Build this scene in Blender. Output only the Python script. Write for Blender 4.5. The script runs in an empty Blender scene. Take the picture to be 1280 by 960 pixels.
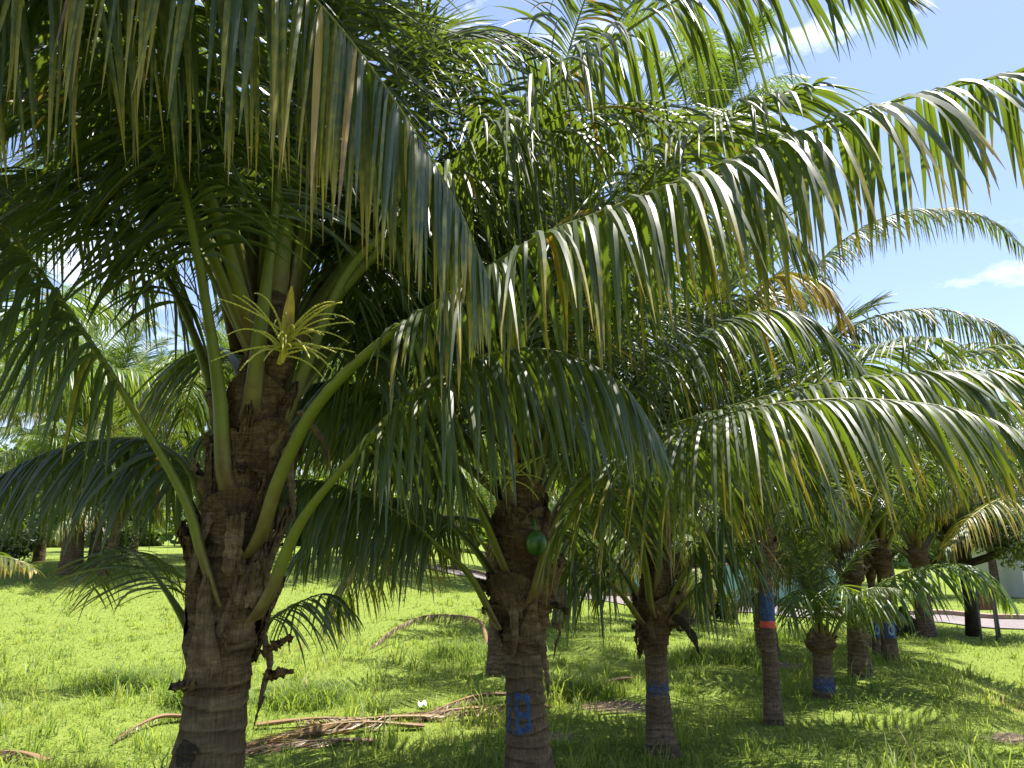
import bpy, math, random
import numpy as np
from mathutils import Vector

rng = np.random.default_rng(7)
random.seed(7)
SC = bpy.context.scene
COL = SC.collection
R = math.radians

# ------------------------------------------------------------------ camera
F, PITCH, CAM_H = 967.0, R(11.1), 2.2
cam_d = bpy.data.cameras.new('camera')
cam = bpy.data.objects.new('camera', cam_d)
COL.objects.link(cam)
cam.location = (0, 0, CAM_H)
cam.rotation_euler = (R(90) + PITCH, 0, 0)
cam_d.sensor_width = 36
cam_d.lens = 36 * F / 1280
cam_d.clip_start, cam_d.clip_end = 0.05, 3000
SC.camera = cam

# ------------------------------------------------------------------ light
SUN_DIR = Vector((0.20, 0.13, 0.97)).normalized()       # towards the sun
SUN_EL = math.asin(SUN_DIR.z)
SUN_AZ = math.atan2(SUN_DIR.x, SUN_DIR.y)
sun_d = bpy.data.lights.new('sun', 'SUN')
sun_d.energy = 4.6
sun_d.angle = R(0.53)
sun_d.color = (1.0, 0.95, 0.86)
sun = bpy.data.objects.new('sun', sun_d)
COL.objects.link(sun)
sun.rotation_euler = SUN_DIR.to_track_quat('Z', 'Y').to_euler()

world = bpy.data.worlds.new('World')
SC.world = world
world.use_nodes = True
nt = world.node_tree
nt.nodes.clear()


def nd(tree, typ, **kw):
    n = tree.nodes.new(typ)
    for k, v in kw.items():
        if k in n.inputs:
            n.inputs[k].default_value = v
        else:
            setattr(n, k, v)
    return n


sky = nd(nt, 'ShaderNodeTexSky', sky_type='NISHITA', sun_disc=False, sun_elevation=SUN_EL,
         sun_rotation=SUN_AZ, altitude=50.0, air_density=1.15, dust_density=1.2, ozone_density=1.6)
tc = nd(nt, 'ShaderNodeTexCoord')
mp = nd(nt, 'ShaderNodeMapping')
mp.inputs['Scale'].default_value = (1.0, 1.0, 2.6)
mp.inputs['Location'].default_value = (0.35, 0.1, 0.0)
nz = nd(nt, 'ShaderNodeTexNoise', Scale=3.4, Detail=7.0, Roughness=0.6)
rp = nd(nt, 'ShaderNodeValToRGB')
rp.color_ramp.elements[0].position = 0.56
rp.color_ramp.elements[1].position = 0.74
mx = nd(nt, 'ShaderNodeMix', data_type='RGBA')
mx.inputs[7].default_value = (9.5, 9.6, 10.2, 1)
bg = nd(nt, 'ShaderNodeBackground', Strength=0.085)
ou = nd(nt, 'ShaderNodeOutputWorld')
L = nt.links.new
L(tc.outputs['Generated'], mp.inputs['Vector'])
L(mp.outputs['Vector'], nz.inputs['Vector'])
L(nz.outputs['Fac'], rp.inputs['Fac'])
L(rp.outputs['Color'], mx.inputs['Factor'])
tint = nd(nt, 'ShaderNodeMix', data_type='RGBA', blend_type='MULTIPLY')
tint.inputs['Factor'].default_value = 1.0
tint.inputs[7].default_value = (0.96, 0.93, 1.07, 1)
L(sky.outputs['Color'], tint.inputs[6])
L(tint.outputs[2], mx.inputs[6])
L(mx.outputs[2], bg.inputs['Color'])
L(bg.outputs['Background'], ou.inputs['Surface'])

SC.view_settings.view_transform = 'Standard'
SC.view_settings.look = 'None'
SC.view_settings.exposure = 1.52
SC.view_settings.gamma = 1
SC.view_settings.use_curve_mapping = False
SC.render.engine = 'CYCLES'
SC.cycles.max_bounces = 8
SC.cycles.diffuse_bounces = 4
SC.cycles.transmission_bounces = 6
SC.cycles.glossy_bounces = 2
SC.cycles.transparent_max_bounces = 4
SC.cycles.use_denoising = True
SC.cycles.caustics_reflective = False
SC.cycles.caustics_refractive = False

# ------------------------------------------------------------------ helpers
CF = np.array([0, math.cos(PITCH), math.sin(PITCH)])
CU = np.array([0, -math.sin(PITCH), math.cos(PITCH)])


def at(px, py, Y):
    """World point seen at a pixel of the 1280 x 960 photograph, at world depth Y."""
    d = CF * F + np.array([1.0, 0, 0]) * (px - 640) + CU * (480 - py)
    p = d * (Y / d[1])
    p[2] += CAM_H
    return p


def sstep(a, b, x):
    t = np.clip((np.asarray(x, float) - a) / (b - a), 0, 1)
    return t * t * (3 - 2 * t)


def height(x, y):
    x = np.asarray(x, float); y = np.asarray(y, float)
    z = 0.05 * np.sin(0.9 * x + 0.4) * np.cos(0.7 * y) + 0.03 * np.sin(2.1 * x - 1.3 * y)
    z = z + 1.3 * sstep(13, 34, y) * sstep(4, -8, x)
    z = z - 0.30 * sstep(13, 22, y) * sstep(0, 8, x)
    edge = 2.6 + 0.32 * y                         # the bank falling away on the right
    z = z - 0.85 * sstep(0.0, 2.6, x - edge) * sstep(17, 11, y)
    z = z + 0.12 * np.exp(-((x - edge + 0.6) / 0.9) ** 2) * sstep(16, 10, y)
    return z


def norm(v):
    return v / np.maximum(np.linalg.norm(v, axis=-1, keepdims=True), 1e-9)


def catmull(P, n):
    P = np.asarray(P, float)
    Q = np.vstack([2 * P[0] - P[1], P, 2 * P[-1] - P[-2]])
    out = []
    for i in range(1, len(Q) - 2):
        p0, p1, p2, p3 = Q[i - 1], Q[i], Q[i + 1], Q[i + 2]
        t = np.linspace(0, 1, 14, endpoint=False)[:, None]
        out.append(0.5 * ((2 * p1) + (-p0 + p2) * t + (2 * p0 - 5 * p1 + 4 * p2 - p3) * t ** 2
                          + (-p0 + 3 * p1 - 3 * p2 + p3) * t ** 3))
    out.append(P[-1:])
    C = np.vstack(out)
    s = np.concatenate([[0], np.cumsum(np.linalg.norm(np.diff(C, axis=0), axis=1))])
    u = np.linspace(0, s[-1], n)
    return np.stack([np.interp(u, s, C[:, k]) for k in range(3)], 1), s[-1]


def np_mesh(name, V, quads=None, tris=None, attrs=None, smooth=True):
    V = np.asarray(V, np.float32).reshape(-1, 3)
    me = bpy.data.meshes.new(name)
    nq = 0 if quads is None else len(quads)
    ntr = 0 if tris is None else len(tris)
    me.vertices.add(len(V))
    me.vertices.foreach_set('co', V.ravel())
    loops, starts = [], []
    if nq:
        loops.append(np.asarray(quads, np.int32).ravel()); starts.append(np.arange(nq) * 4)
    if ntr:
        loops.append(np.asarray(tris, np.int32).ravel()); starts.append(nq * 4 + np.arange(ntr) * 3)
    lo = np.concatenate(loops); st = np.concatenate(starts).astype(np.int32)
    me.loops.add(len(lo)); me.loops.foreach_set('vertex_index', lo.astype(np.int32))
    me.polygons.add(nq + ntr); me.polygons.foreach_set('loop_start', st)
    me.polygons.foreach_set('use_smooth', np.full(nq + ntr, smooth, bool))
    me.update(calc_edges=True)
    if attrs is not None:
        a = me.color_attributes.new('tint', 'FLOAT_COLOR', 'POINT')
        c = np.ones((len(V), 4), np.float32)
        c[:, :3] = np.asarray(attrs, np.float32).reshape(-1, 3)
        a.data.foreach_set('color', c.ravel())
    return me


def link(name, me, mat=None, parent=None, loc=None):
    o = bpy.data.objects.new(name, me)
    COL.objects.link(o)
    if mat is not None and me is not None and not me.materials:
        me.materials.append(mat)
    if parent is not None:
        o.parent = parent
    if loc is not None:
        o.location = loc
    return o


def tag(o, label, cat, group=None, kind=None):
    o['label'] = label
    o['category'] = cat
    if group: o['group'] = group
    if kind: o['kind'] = kind
    return o


def struct(o):
    o['kind'] = 'structure'
    return o


def grid_quads(nu, nv, wrap=False):
    """quads of a (nu rows x nv columns) vertex grid, columns wrapping round if asked"""
    i = np.arange(nu - 1)[:, None]
    j = np.arange(nv if wrap else nv - 1)[None, :]
    j2 = (j + 1) % nv
    q = np.stack(np.broadcast_arrays(i * nv + j, i * nv + j2, (i + 1) * nv + j2, (i + 1) * nv + j), -1)
    return q.reshape(-1, 4)


class Parts:
    """Collects vertices and faces for ONE mesh."""
    def __init__(self): self.V, self.Q, self.T, self.A, self.n = [], [], [], [], 0
    def add(self, V, Q=None, T=None, A=None):
        V = np.asarray(V, float).reshape(-1, 3)
        if Q is not None and len(Q): self.Q.append(np.asarray(Q) + self.n)
        if T is not None and len(T): self.T.append(np.asarray(T) + self.n)
        self.V.append(V)
        if A is None: A = np.zeros((len(V), 3))
        self.A.append(np.broadcast_to(np.asarray(A, float), (len(V), 3)))
        self.n += len(V)
    def tube(self, P, r, sides=8, A=None, cap=True):
        P = np.asarray(P, float); n = len(P)
        r = np.broadcast_to(np.asarray(r, float), (n,))
        t = norm(np.gradient(P, axis=0))
        ref = np.array([0, 0, 1.0]) if abs(t[0][2]) < 0.9 else np.array([1.0, 0, 0])
        s = norm(np.cross(t, ref)); b = np.cross(s, t)
        a = np.arange(sides) / sides * 2 * np.pi
        V = P[:, None] + r[:, None, None] * (np.cos(a)[None, :, None] * s[:, None] + np.sin(a)[None, :, None] * b[:, None])
        Q = grid_quads(n, sides, True)
        T = None
        V = V.reshape(-1, 3)
        if cap:
            k = len(V)
            V = np.vstack([V, P[:1], P[-1:]])
            j = np.arange(sides); j2 = (j + 1) % sides
            T = np.vstack([np.stack([np.full(sides, k), j2, j], 1),
                           np.stack([np.full(sides, k + 1), (n - 1) * sides + j, (n - 1) * sides + j2], 1)])
        self.add(V, Q, T, A)
    def box(self, c, s, rz=0.0, A=None):
        x, y, z = [v / 2 for v in s]
        V = np.array([[i * x, j * y, k * z] for i in (-1, 1) for j in (-1, 1) for k in (-1, 1)])
        ca, sa = math.cos(rz), math.sin(rz)
        V = V @ np.array([[ca, sa, 0], [-sa, ca, 0], [0, 0, 1]]) + np.asarray(c)
        Q = [[0, 1, 3, 2], [4, 6, 7, 5], [0, 4, 5, 1], [2, 3, 7, 6], [0, 2, 6, 4], [1, 5, 7, 3]]
        self.add(V, Q, None, A)
    def build(self, name, mat, parent=None, smooth=True, attrs=True):
        me = np_mesh(name, np.vstack(self.V), np.vstack(self.Q) if self.Q else None,
                     np.vstack(self.T) if self.T else None, np.vstack(self.A) if attrs else None, smooth)
        return link(name, me, mat, parent)


# ------------------------------------------------------------------ materials
def new_mat(name):
    m = bpy.data.materials.new(name)
    m.use_nodes = True
    t = m.node_tree
    t.nodes.clear()
    return m, t, nd(t, 'ShaderNodeOutputMaterial')


def ramp(t, fac, stops):
    r = nd(t, 'ShaderNodeValToRGB')
    e = r.color_ramp.elements
    while len(e) < len(stops): e.new(0.5)
    for i, (p, c) in enumerate(stops):
        e[i].position = p
        e[i].color = (*c, 1)
    t.links.new(fac, r.inputs['Fac'])
    return r.outputs['Color']


def leaf_material(name, green_a, green_b, trans, rough=0.34, tfac=0.34, spots=0.35, spec=0.5):
    """Palm leaflet: tint.r = dryness, tint.g = random shade, tint.b = along the leaflet."""
    m, t, out = new_mat(name)
    at_ = nd(t, 'ShaderNodeAttribute', attribute_name='tint')
    sep = nd(t, 'ShaderNodeSeparateColor')
    t.links.new(at_.outputs['Color'], sep.inputs[0])
    tcn = nd(t, 'ShaderNodeTexCoord')
    n1 = nd(t, 'ShaderNodeTexNoise', Scale=26.0, Detail=3.0)
    n2 = nd(t, 'ShaderNodeTexNoise', Scale=4.0, Detail=2.0)
    t.links.new(tcn.outputs['Object'], n1.inputs['Vector'])
    t.links.new(tcn.outputs['Object'], n2.inputs['Vector'])
    mixg = nd(t, 'ShaderNodeMix', data_type='RGBA')
    mixg.inputs[6].default_value = (*green_a, 1)
    mixg.inputs[7].default_value = (*green_b, 1)
    t.links.new(sep.outputs[1], mixg.inputs['Factor'])
    # dryness with blotches
    ma = nd(t, 'ShaderNodeMath', operation='MULTIPLY_ADD')
    ma.inputs[1].default_value = spots
    t.links.new(n1.outputs['Fac'], ma.inputs[0])
    sub = nd(t, 'ShaderNodeMath', operation='SUBTRACT')
    sub.inputs[1].default_value = spots * 0.5
    t.links.new(sep.outputs[0], ma.inputs[2])
    t.links.new(ma.outputs[0], sub.inputs[0])
    dry = ramp(t, sub.outputs[0], [(0.0, (0.10, 0.14, 0.015)), (0.35, (0.30, 0.25, 0.02)), (0.6, (0.36, 0.22, 0.03)),
                                   (0.78, (0.15, 0.080, 0.04)), (1.0, (0.21, 0.15, 0.10))])
    gate = nd(t, 'ShaderNodeMapRange')
    gate.inputs['From Min'].default_value = 0.16
    gate.inputs['From Max'].default_value = 0.34
    t.links.new(sub.outputs[0], gate.inputs['Value'])
    col = nd(t, 'ShaderNodeMix', data_type='RGBA')
    t.links.new(gate.outputs[0], col.inputs['Factor'])
    t.links.new(mixg.outputs[2], col.inputs[6])
    t.links.new(dry, col.inputs[7])
    p = nd(t, 'ShaderNodeBsdfPrincipled', Roughness=rough)
    p.inputs['Specular IOR Level'].default_value = spec
    t.links.new(col.outputs[2], p.inputs['Base Color'])
    rr = nd(t, 'ShaderNodeMapRange')
    rr.inputs['To Min'].default_value = rough - 0.07
    rr.inputs['To Max'].default_value = rough + 0.16
    t.links.new(n2.outputs['Fac'], rr.inputs['Value'])
    t.links.new(rr.outputs[0], p.inputs['Roughness'])
    tr = nd(t, 'ShaderNodeBsdfTranslucent')
    tmix = nd(t, 'ShaderNodeMix', data_type='RGBA')
    tmix.inputs[6].default_value = (*trans, 1)
    t.links.new(gate.outputs[0], tmix.inputs['Factor'])
    t.links.new(dry, tmix.inputs[7])
    t.links.new(tmix.outputs[2], tr.inputs['Color'])
    ms = nd(t, 'ShaderNodeMixShader', Fac=tfac)
    t.links.new(p.outputs[0], ms.inputs[1])
    t.links.new(tr.outputs[0], ms.inputs[2])
    t.links.new(ms.outputs[0], out.inputs['Surface'])
    return m


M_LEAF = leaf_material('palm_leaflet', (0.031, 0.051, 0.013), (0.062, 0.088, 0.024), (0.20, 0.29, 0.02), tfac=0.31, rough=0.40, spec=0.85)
M_LEAF_SUNLIT = leaf_material('palm_leaflet_sunlit', (0.050, 0.095, 0.016), (0.095, 0.150, 0.026), (0.26, 0.38, 0.03), tfac=0.4, rough=0.40, spec=0.7)  # brighter copy of the leaflet material: sunlight put into its colour


def stalk_material():
    m, t, out = new_mat('palm_stalk')
    at_ = nd(t, 'ShaderNodeAttribute', attribute_name='tint')
    sep = nd(t, 'ShaderNodeSeparateColor')
    t.links.new(at_.outputs['Color'], sep.inputs[0])
    tcn = nd(t, 'ShaderNodeTexCoord')
    n1 = nd(t, 'ShaderNodeTexNoise', Scale=9.0, Detail=5.0, Roughness=0.65)
    t.links.new(tcn.outputs['Object'], n1.inputs['Vector'])
    ad = nd(t, 'ShaderNodeMath', operation='MULTIPLY_ADD')
    ad.inputs[1].default_value = 0.16
    t.links.new(n1.outputs['Fac'], ad.inputs[0])
    t.links.new(sep.outputs[0], ad.inputs[2])
    c = ramp(t, ad.outputs[0], [(0.08, (0.12, 0.075, 0.035)), (0.14, (0.16, 0.13, 0.045)), (0.20, (0.14, 0.155, 0.022)),
                                (0.45, (0.13, 0.15, 0.018)), (0.8, (0.18, 0.19, 0.04))])
    dry = nd(t, 'ShaderNodeMix', data_type='RGBA')
    dry.inputs[7].default_value = (0.24, 0.14, 0.075, 1)
    t.links.new(sep.outputs[1], dry.inputs['Factor'])
    t.links.new(c, dry.inputs[6])
    var = nd(t, 'ShaderNodeMix', data_type='RGBA', blend_type='MULTIPLY')
    var.inputs['Factor'].default_value = 0.55
    t.links.new(dry.outputs[2], var.inputs[6])
    g = ramp(t, n1.outputs['Fac'], [(0.3, (0.55, 0.5, 0.42)), (0.6, (1, 1, 1))])
    t.links.new(g, var.inputs[7])
    p = nd(t, 'ShaderNodeBsdfPrincipled', Roughness=0.45)
    p.inputs['Specular IOR Level'].default_value = 0.3
    t.links.new(var.outputs[2], p.inputs['Base Color'])
    bp = nd(t, 'ShaderNodeBump', Strength=0.25, Distance=0.01)
    t.links.new(n1.outputs['Fac'], bp.inputs['Height'])
    t.links.new(bp.outputs[0], p.inputs['Normal'])
    t.links.new(p.outputs[0], out.inputs['Surface'])
    return m


M_STALK = stalk_material()


def bark_material(name, cols, zscale=9.0, fibre=0.0, bump=0.6):
    m, t, out = new_mat(name)
    tcn = nd(t, 'ShaderNodeTexCoord')
    mp_ = nd(t, 'ShaderNodeMapping')
    mp_.inputs['Scale'].default_value = (6, 6, 24) if not fibre else (10, 10, 60)
    t.links.new(tcn.outputs['Object'], mp_.inputs['Vector'])
    n1 = nd(t, 'ShaderNodeTexNoise', Scale=1.0, Detail=6.0, Roughness=0.7, Distortion=0.6)
    t.links.new(mp_.outputs[0], n1.inputs['Vector'])
    n2 = nd(t, 'ShaderNodeTexNoise', Scale=5.0, Detail=4.0, Roughness=0.6)
    t.links.new(tcn.outputs['Object'], n2.inputs['Vector'])
    mp2 = nd(t, 'ShaderNodeMapping')
    mp2.inputs['Scale'].default_value = (70, 70, 6)
    t.links.new(tcn.outputs['Object'], mp2.inputs['Vector'])
    n3 = nd(t, 'ShaderNodeTexNoise', Scale=1.0, Detail=3.0)
    t.links.new(mp2.outputs[0], n3.inputs['Vector'])
    c1 = ramp(t, n1.outputs['Fac'], [(0.28, cols[0]), (0.5, cols[1]), (0.72, cols[2])])
    mm = nd(t, 'ShaderNodeMix', data_type='RGBA')
    f2 = ramp(t, n2.outputs['Fac'], [(0.42, (0, 0, 0)), (0.66, (1, 1, 1))])
    t.links.new(f2, mm.inputs['Factor'])
    t.links.new(c1, mm.inputs[6])
    mm.inputs[7].default_value = (*cols[3], 1)
    mul = nd(t, 'ShaderNodeMix', data_type='RGBA', blend_type='MULTIPLY')
    mul.inputs['Factor'].default_value = 0.6
    t.links.new(mm.outputs[2], mul.inputs[6])
    g = ramp(t, n3.outputs['Fac'], [(0.35, (0.45, 0.42, 0.4)), (0.6, (1, 1, 1))])
    t.links.new(g, mul.inputs[7])
    p = nd(t, 'ShaderNodeBsdfPrincipled', Roughness=0.9)
    p.inputs['Specular IOR Level'].default_value = 0.15
    at_ = nd(t, 'ShaderNodeAttribute', attribute_name='tint')
    sep = nd(t, 'ShaderNodeSeparateColor')
    t.links.new(at_.outputs['Color'], sep.inputs[0])
    rg = nd(t, 'ShaderNodeMix', data_type='RGBA')
    rg.inputs[7].default_value = (.018, .013, .010, 1)
    t.links.new(sep.outputs[0], rg.inputs['Factor'])
    t.links.new(mul.outputs[2], rg.inputs[6])
    rl = nd(t, 'ShaderNodeMix', data_type='RGBA')
    rl.inputs[7].default_value = (.25, .20, .145, 1)
    t.links.new(sep.outputs[1], rl.inputs['Factor'])
    t.links.new(rg.outputs[2], rl.inputs[6])
    t.links.new(rl.outputs[2], p.inputs['Base Color'])
    addn = nd(t, 'ShaderNodeMath', operation='ADD')
    t.links.new(n1.outputs['Fac'], addn.inputs[0])
    t.links.new(n3.outputs['Fac'], addn.inputs[1])
    bp = nd(t, 'ShaderNodeBump', Strength=bump, Distance=0.02)
    t.links.new(addn.outputs[0], bp.inputs['Height'])
    t.links.new(bp.outputs[0], p.inputs['Normal'])
    t.links.new(p.outputs[0], out.inputs['Surface'])
    return m


M_BARK = bark_material('palm_bark', [(0.065, 0.045, 0.029), (0.165, 0.115, 0.072), (0.29, 0.22, 0.145), (0.105, 0.072, 0.047)])
M_FIBRE = bark_material('palm_fibre', [(0.045, 0.027, 0.016), (0.15, 0.094, 0.054), (0.29, 0.19, 0.112), (0.085, 0.052, 0.031)], fibre=1, bump=0.9)
M_SHEATH = bark_material('dry_sheath', [(0.06, 0.040, 0.027), (0.17, 0.115, 0.077), (0.31, 0.22, 0.155), (0.10, 0.066, 0.044)], bump=0.5)
M_DARKBARK = bark_material('dark_bark', [(0.02, 0.016, 0.013), (0.05, 0.04, 0.03), (0.09, 0.075, 0.06), (0.035, 0.028, 0.02)])


def plain(name, col, rough=0.6, var=0.25, scale=8.0, bump=0.0, trans=None):
    m, t, out = new_mat(name)
    tcn = nd(t, 'ShaderNodeTexCoord')
    n1 = nd(t, 'ShaderNodeTexNoise', Scale=scale, Detail=5.0, Roughness=0.6)
    t.links.new(tcn.outputs['Object'], n1.inputs['Vector'])
    c = ramp(t, n1.outputs['Fac'], [(0.3, tuple(v * (1 - var) for v in col)), (0.7, tuple(min(1, v * (1 + var)) for v in col))])
    p = nd(t, 'ShaderNodeBsdfPrincipled', Roughness=rough)
    t.links.new(c, p.inputs['Base Color'])
    if bump:
        bp = nd(t, 'ShaderNodeBump', Strength=bump, Distance=0.01)
        t.links.new(n1.outputs['Fac'], bp.inputs['Height'])
        t.links.new(bp.outputs[0], p.inputs['Normal'])
    sh = p.outputs[0]
    if trans:
        tr = nd(t, 'ShaderNodeBsdfTranslucent')
        tr.inputs[0].default_value = (*trans, 1)
        ms = nd(t, 'ShaderNodeMixShader', Fac=0.35)
        t.links.new(sh, ms.inputs[1]); t.links.new(tr.outputs[0], ms.inputs[2])
        sh = ms.outputs[0]
    t.links.new(sh, out.inputs['Surface'])
    return m


M_BLUE = plain('blue_paint', (0.030, 0.060, 0.165), 0.85, 0.6, 26)
M_RED = plain('red_tape', (0.55, 0.055, 0.03), 0.5, 0.3, 20)
M_WHITE = plain('white_paint', (0.72, 0.74, 0.78), 0.6, 0.1)
M_FADED = plain('faded_paint', (0.26, 0.32, 0.42), 0.8, 0.4, 30)
M_FLOWER = plain('flower_branch', (0.50, 0.46, 0.09), 0.6, 0.2, 30)
M_SPATHE = plain('spathe', (0.46, 0.33, 0.06), 0.5, 0.35, 12, 0.2)
M_NUT = plain('coconut_skin', (0.06, 0.15, 0.03), 0.3, 0.3, 10)
M_ROAD = plain('road_surface', (0.17, 0.145, 0.14), 0.9, 0.2, 1.6, 0.2)
M_KERB = plain('kerb_stone', (0.30, 0.20, 0.16), 0.9, 0.25, 4)
M_TEAL = plain('teal_wall', (0.20, 0.42, 0.34), 0.7, 0.12, 1.0)
M_BOARD = plain('red_board', (0.13, 0.03, 0.02), 0.6, 0.3, 6)
M_POST = plain('grey_post', (0.13, 0.115, 0.095), 0.8, 0.3, 12)
M_PALEWALL = plain('pale_wall', (0.62, 0.61, 0.60), 0.8, 0.08, 1.0)
M_ROOF = plain('grey_roof', (0.25, 0.22, 0.21), 0.7, 0.2, 3)
M_GLASS = plain('dark_window', (0.03, 0.035, 0.04), 0.15, 0.2, 3)
M_SCRAP = plain('plastic_scrap', (0.7, 0.75, 0.72), 0.4, 0.05)


def grass_blade_material():
    m, t, out = new_mat('grass_blade')
    at_ = nd(t, 'ShaderNodeAttribute', attribute_name='tint')
    sep = nd(t, 'ShaderNodeSeparateColor')
    t.links.new(at_.outputs['Color'], sep.inputs[0])
    c = ramp(t, sep.outputs[0], [(0.0, (0.035, 0.085, 0.012)), (0.4, (0.096, 0.155, 0.024)), (0.75, (0.175, 0.225, 0.042)), (0.93, (0.22, 0.25, 0.04)), (1.0, (0.33, 0.25, 0.12))])
    tcol = ramp(t, sep.outputs[0], [(0.0, (0.16, 0.27, 0.03)), (0.4, (0.34, 0.48, 0.050)), (0.8, (0.51, 0.60, 0.09)), (0.96, (0.5, 0.5, 0.10)), (1.0, (0.3, 0.22, 0.1))])
    p = nd(t, 'ShaderNodeBsdfPrincipled', Roughness=0.5)
    p.inputs['Specular IOR Level'].default_value = 0.3
    t.links.new(c, p.inputs['Base Color'])
    tr = nd(t, 'ShaderNodeBsdfTranslucent')
    t.links.new(tcol, tr.inputs['Color'])
    ms = nd(t, 'ShaderNodeMixShader', Fac=0.45)
    t.links.new(p.outputs[0], ms.inputs[1])
    t.links.new(tr.outputs[0], ms.inputs[2])
    t.links.new(ms.outputs[0], out.inputs['Surface'])
    return m


M_GRASS = grass_blade_material()


def ground_material():
    m, t, out = new_mat('ground_grass')
    tcn = nd(t, 'ShaderNodeTexCoord')
    n1 = nd(t, 'ShaderNodeTexNoise', Scale=0.55, Detail=6.0, Roughness=0.6)
    n2 = nd(t, 'ShaderNodeTexNoise', Scale=14.0, Detail=5.0, Roughness=0.7)
    for n in (n1, n2): t.links.new(tcn.outputs['Object'], n.inputs['Vector'])
    c = ramp(t, n2.outputs['Fac'], [(0.25, (0.09, 0.12, 0.022)), (0.5, (0.15, 0.20, 0.036)), (0.75, (0.25, 0.28, 0.065))])
    at_ = nd(t, 'ShaderNodeAttribute', attribute_name='tint')
    sep = nd(t, 'ShaderNodeSeparateColor')
    t.links.new(at_.outputs['Color'], sep.inputs[0])
    ad = nd(t, 'ShaderNodeMath', operation='MULTIPLY_ADD')
    ad.inputs[1].default_value = 0.7
    t.links.new(n1.outputs['Fac'], ad.inputs[0])
    t.links.new(sep.outputs[0], ad.inputs[2])
    f = ramp(t, ad.outputs[0], [(0.62, (0, 0, 0)), (0.85, (1, 1, 1))])
    dirt = ramp(t, n2.outputs['Fac'], [(0.3, (0.16, 0.105, 0.07)), (0.7, (0.33, 0.25, 0.17))])
    mx_ = nd(t, 'ShaderNodeMix', data_type='RGBA')
    t.links.new(f, mx_.inputs['Factor'])
    t.links.new(c, mx_.inputs[6]); t.links.new(dirt, mx_.inputs[7])
    p = nd(t, 'ShaderNodeBsdfPrincipled', Roughness=0.95)
    p.inputs['Specular IOR Level'].default_value = 0.1
    t.links.new(mx_.outputs[2], p.inputs['Base Color'])
    bp = nd(t, 'ShaderNodeBump', Strength=0.8, Distance=0.06)
    t.links.new(n2.outputs['Fac'], bp.inputs['Height'])
    t.links.new(bp.outputs[0], p.inputs['Normal'])
    t.links.new(p.outputs[0], out.inputs['Surface'])
    return m


M_GROUND = ground_material()

# ------------------------------------------------------------------ the ground
DIRT = [(at(1215, 897, 6.7), 0.55), (at(1265, 825, 9.0), 0.45), (at(765, 857, 10.6), 0.55), (at(1160, 925, 6.0), 0.35),
        (at(690, 885, 9), 0.3), (at(420, 925, 7.6), 0.8), (at(980, 805, 14), 0.5), (at(1190, 950, 5.6), 0.4)]


def dirt_mask(x, y):
    d = np.zeros_like(np.asarray(x, float))
    for p, r in DIRT:
        d = np.maximum(d, np.exp(-(((x - p[0]) / r) ** 2 + ((y - p[1]) / (r * 0.8)) ** 2)))
    return d


def build_ground():
    xs = np.unique(np.concatenate([np.linspace(-16, 22, 200), np.linspace(-90, 90, 60), [-1500, -600, -250, 250, 600, 1500]]))
    ys = np.unique(np.concatenate([np.linspace(-4, 36, 200), np.linspace(-60, 100, 50), [-600, 200, 500, 1200, 2400]]))
    X, Yg = np.meshgrid(xs, ys)
    Z = height(X, Yg)
    V = np.stack([X, Yg, Z], -1).reshape(-1, 3)
    A = np.zeros((len(V), 3))
    A[:, 0] = dirt_mask(V[:, 0], V[:, 1]) * 0.75
    me = np_mesh('ground', V, grid_quads(len(ys), len(xs)), None, A)
    struct(link('ground', me, M_GROUND))


build_ground()


def ribbon(name, mat, pts, w, dz, thick=0.0):
    P, Ln = catmull([(a, b, 0) for a, b in pts], 90)
    t = norm(np.gradient(P, axis=0)); s = np.stack([t[:, 1], -t[:, 0], 0 * t[:, 0]], 1)
    cols = np.linspace(-w / 2, w / 2, 7)
    V = P[:, None] + s[:, None] * cols[None, :, None]
    V[..., 2] = height(V[..., 0], V[..., 1]) + dz
    V = V.reshape(-1, 3)
    pb = Parts()
    pb.add(V, grid_quads(90, 7))
    if thick:
        for c in (0, 6):
            e = V.reshape(90, 7, 3)[:, c]
            pb.add(np.stack([e, e - [0, 0, thick]], 1).reshape(-1, 3), grid_quads(90, 2))
    return pb.build(name, mat, None, False, False)


ROAD = [(-4, 34), (2, 30.5), (8, 27.3), (13, 24.0), (18, 20.8), (26, 18), (45, 16)]
struct(ribbon('road', M_ROAD, ROAD, 2.8, 0.035))
off = [(a + 0.72, b + 1.46) for a, b in ROAD]
struct(ribbon('kerb', M_KERB, off, 0.25, 0.16, 0.2))

# ------------------------------------------------------------------ fronds
FIDX = {}


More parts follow.
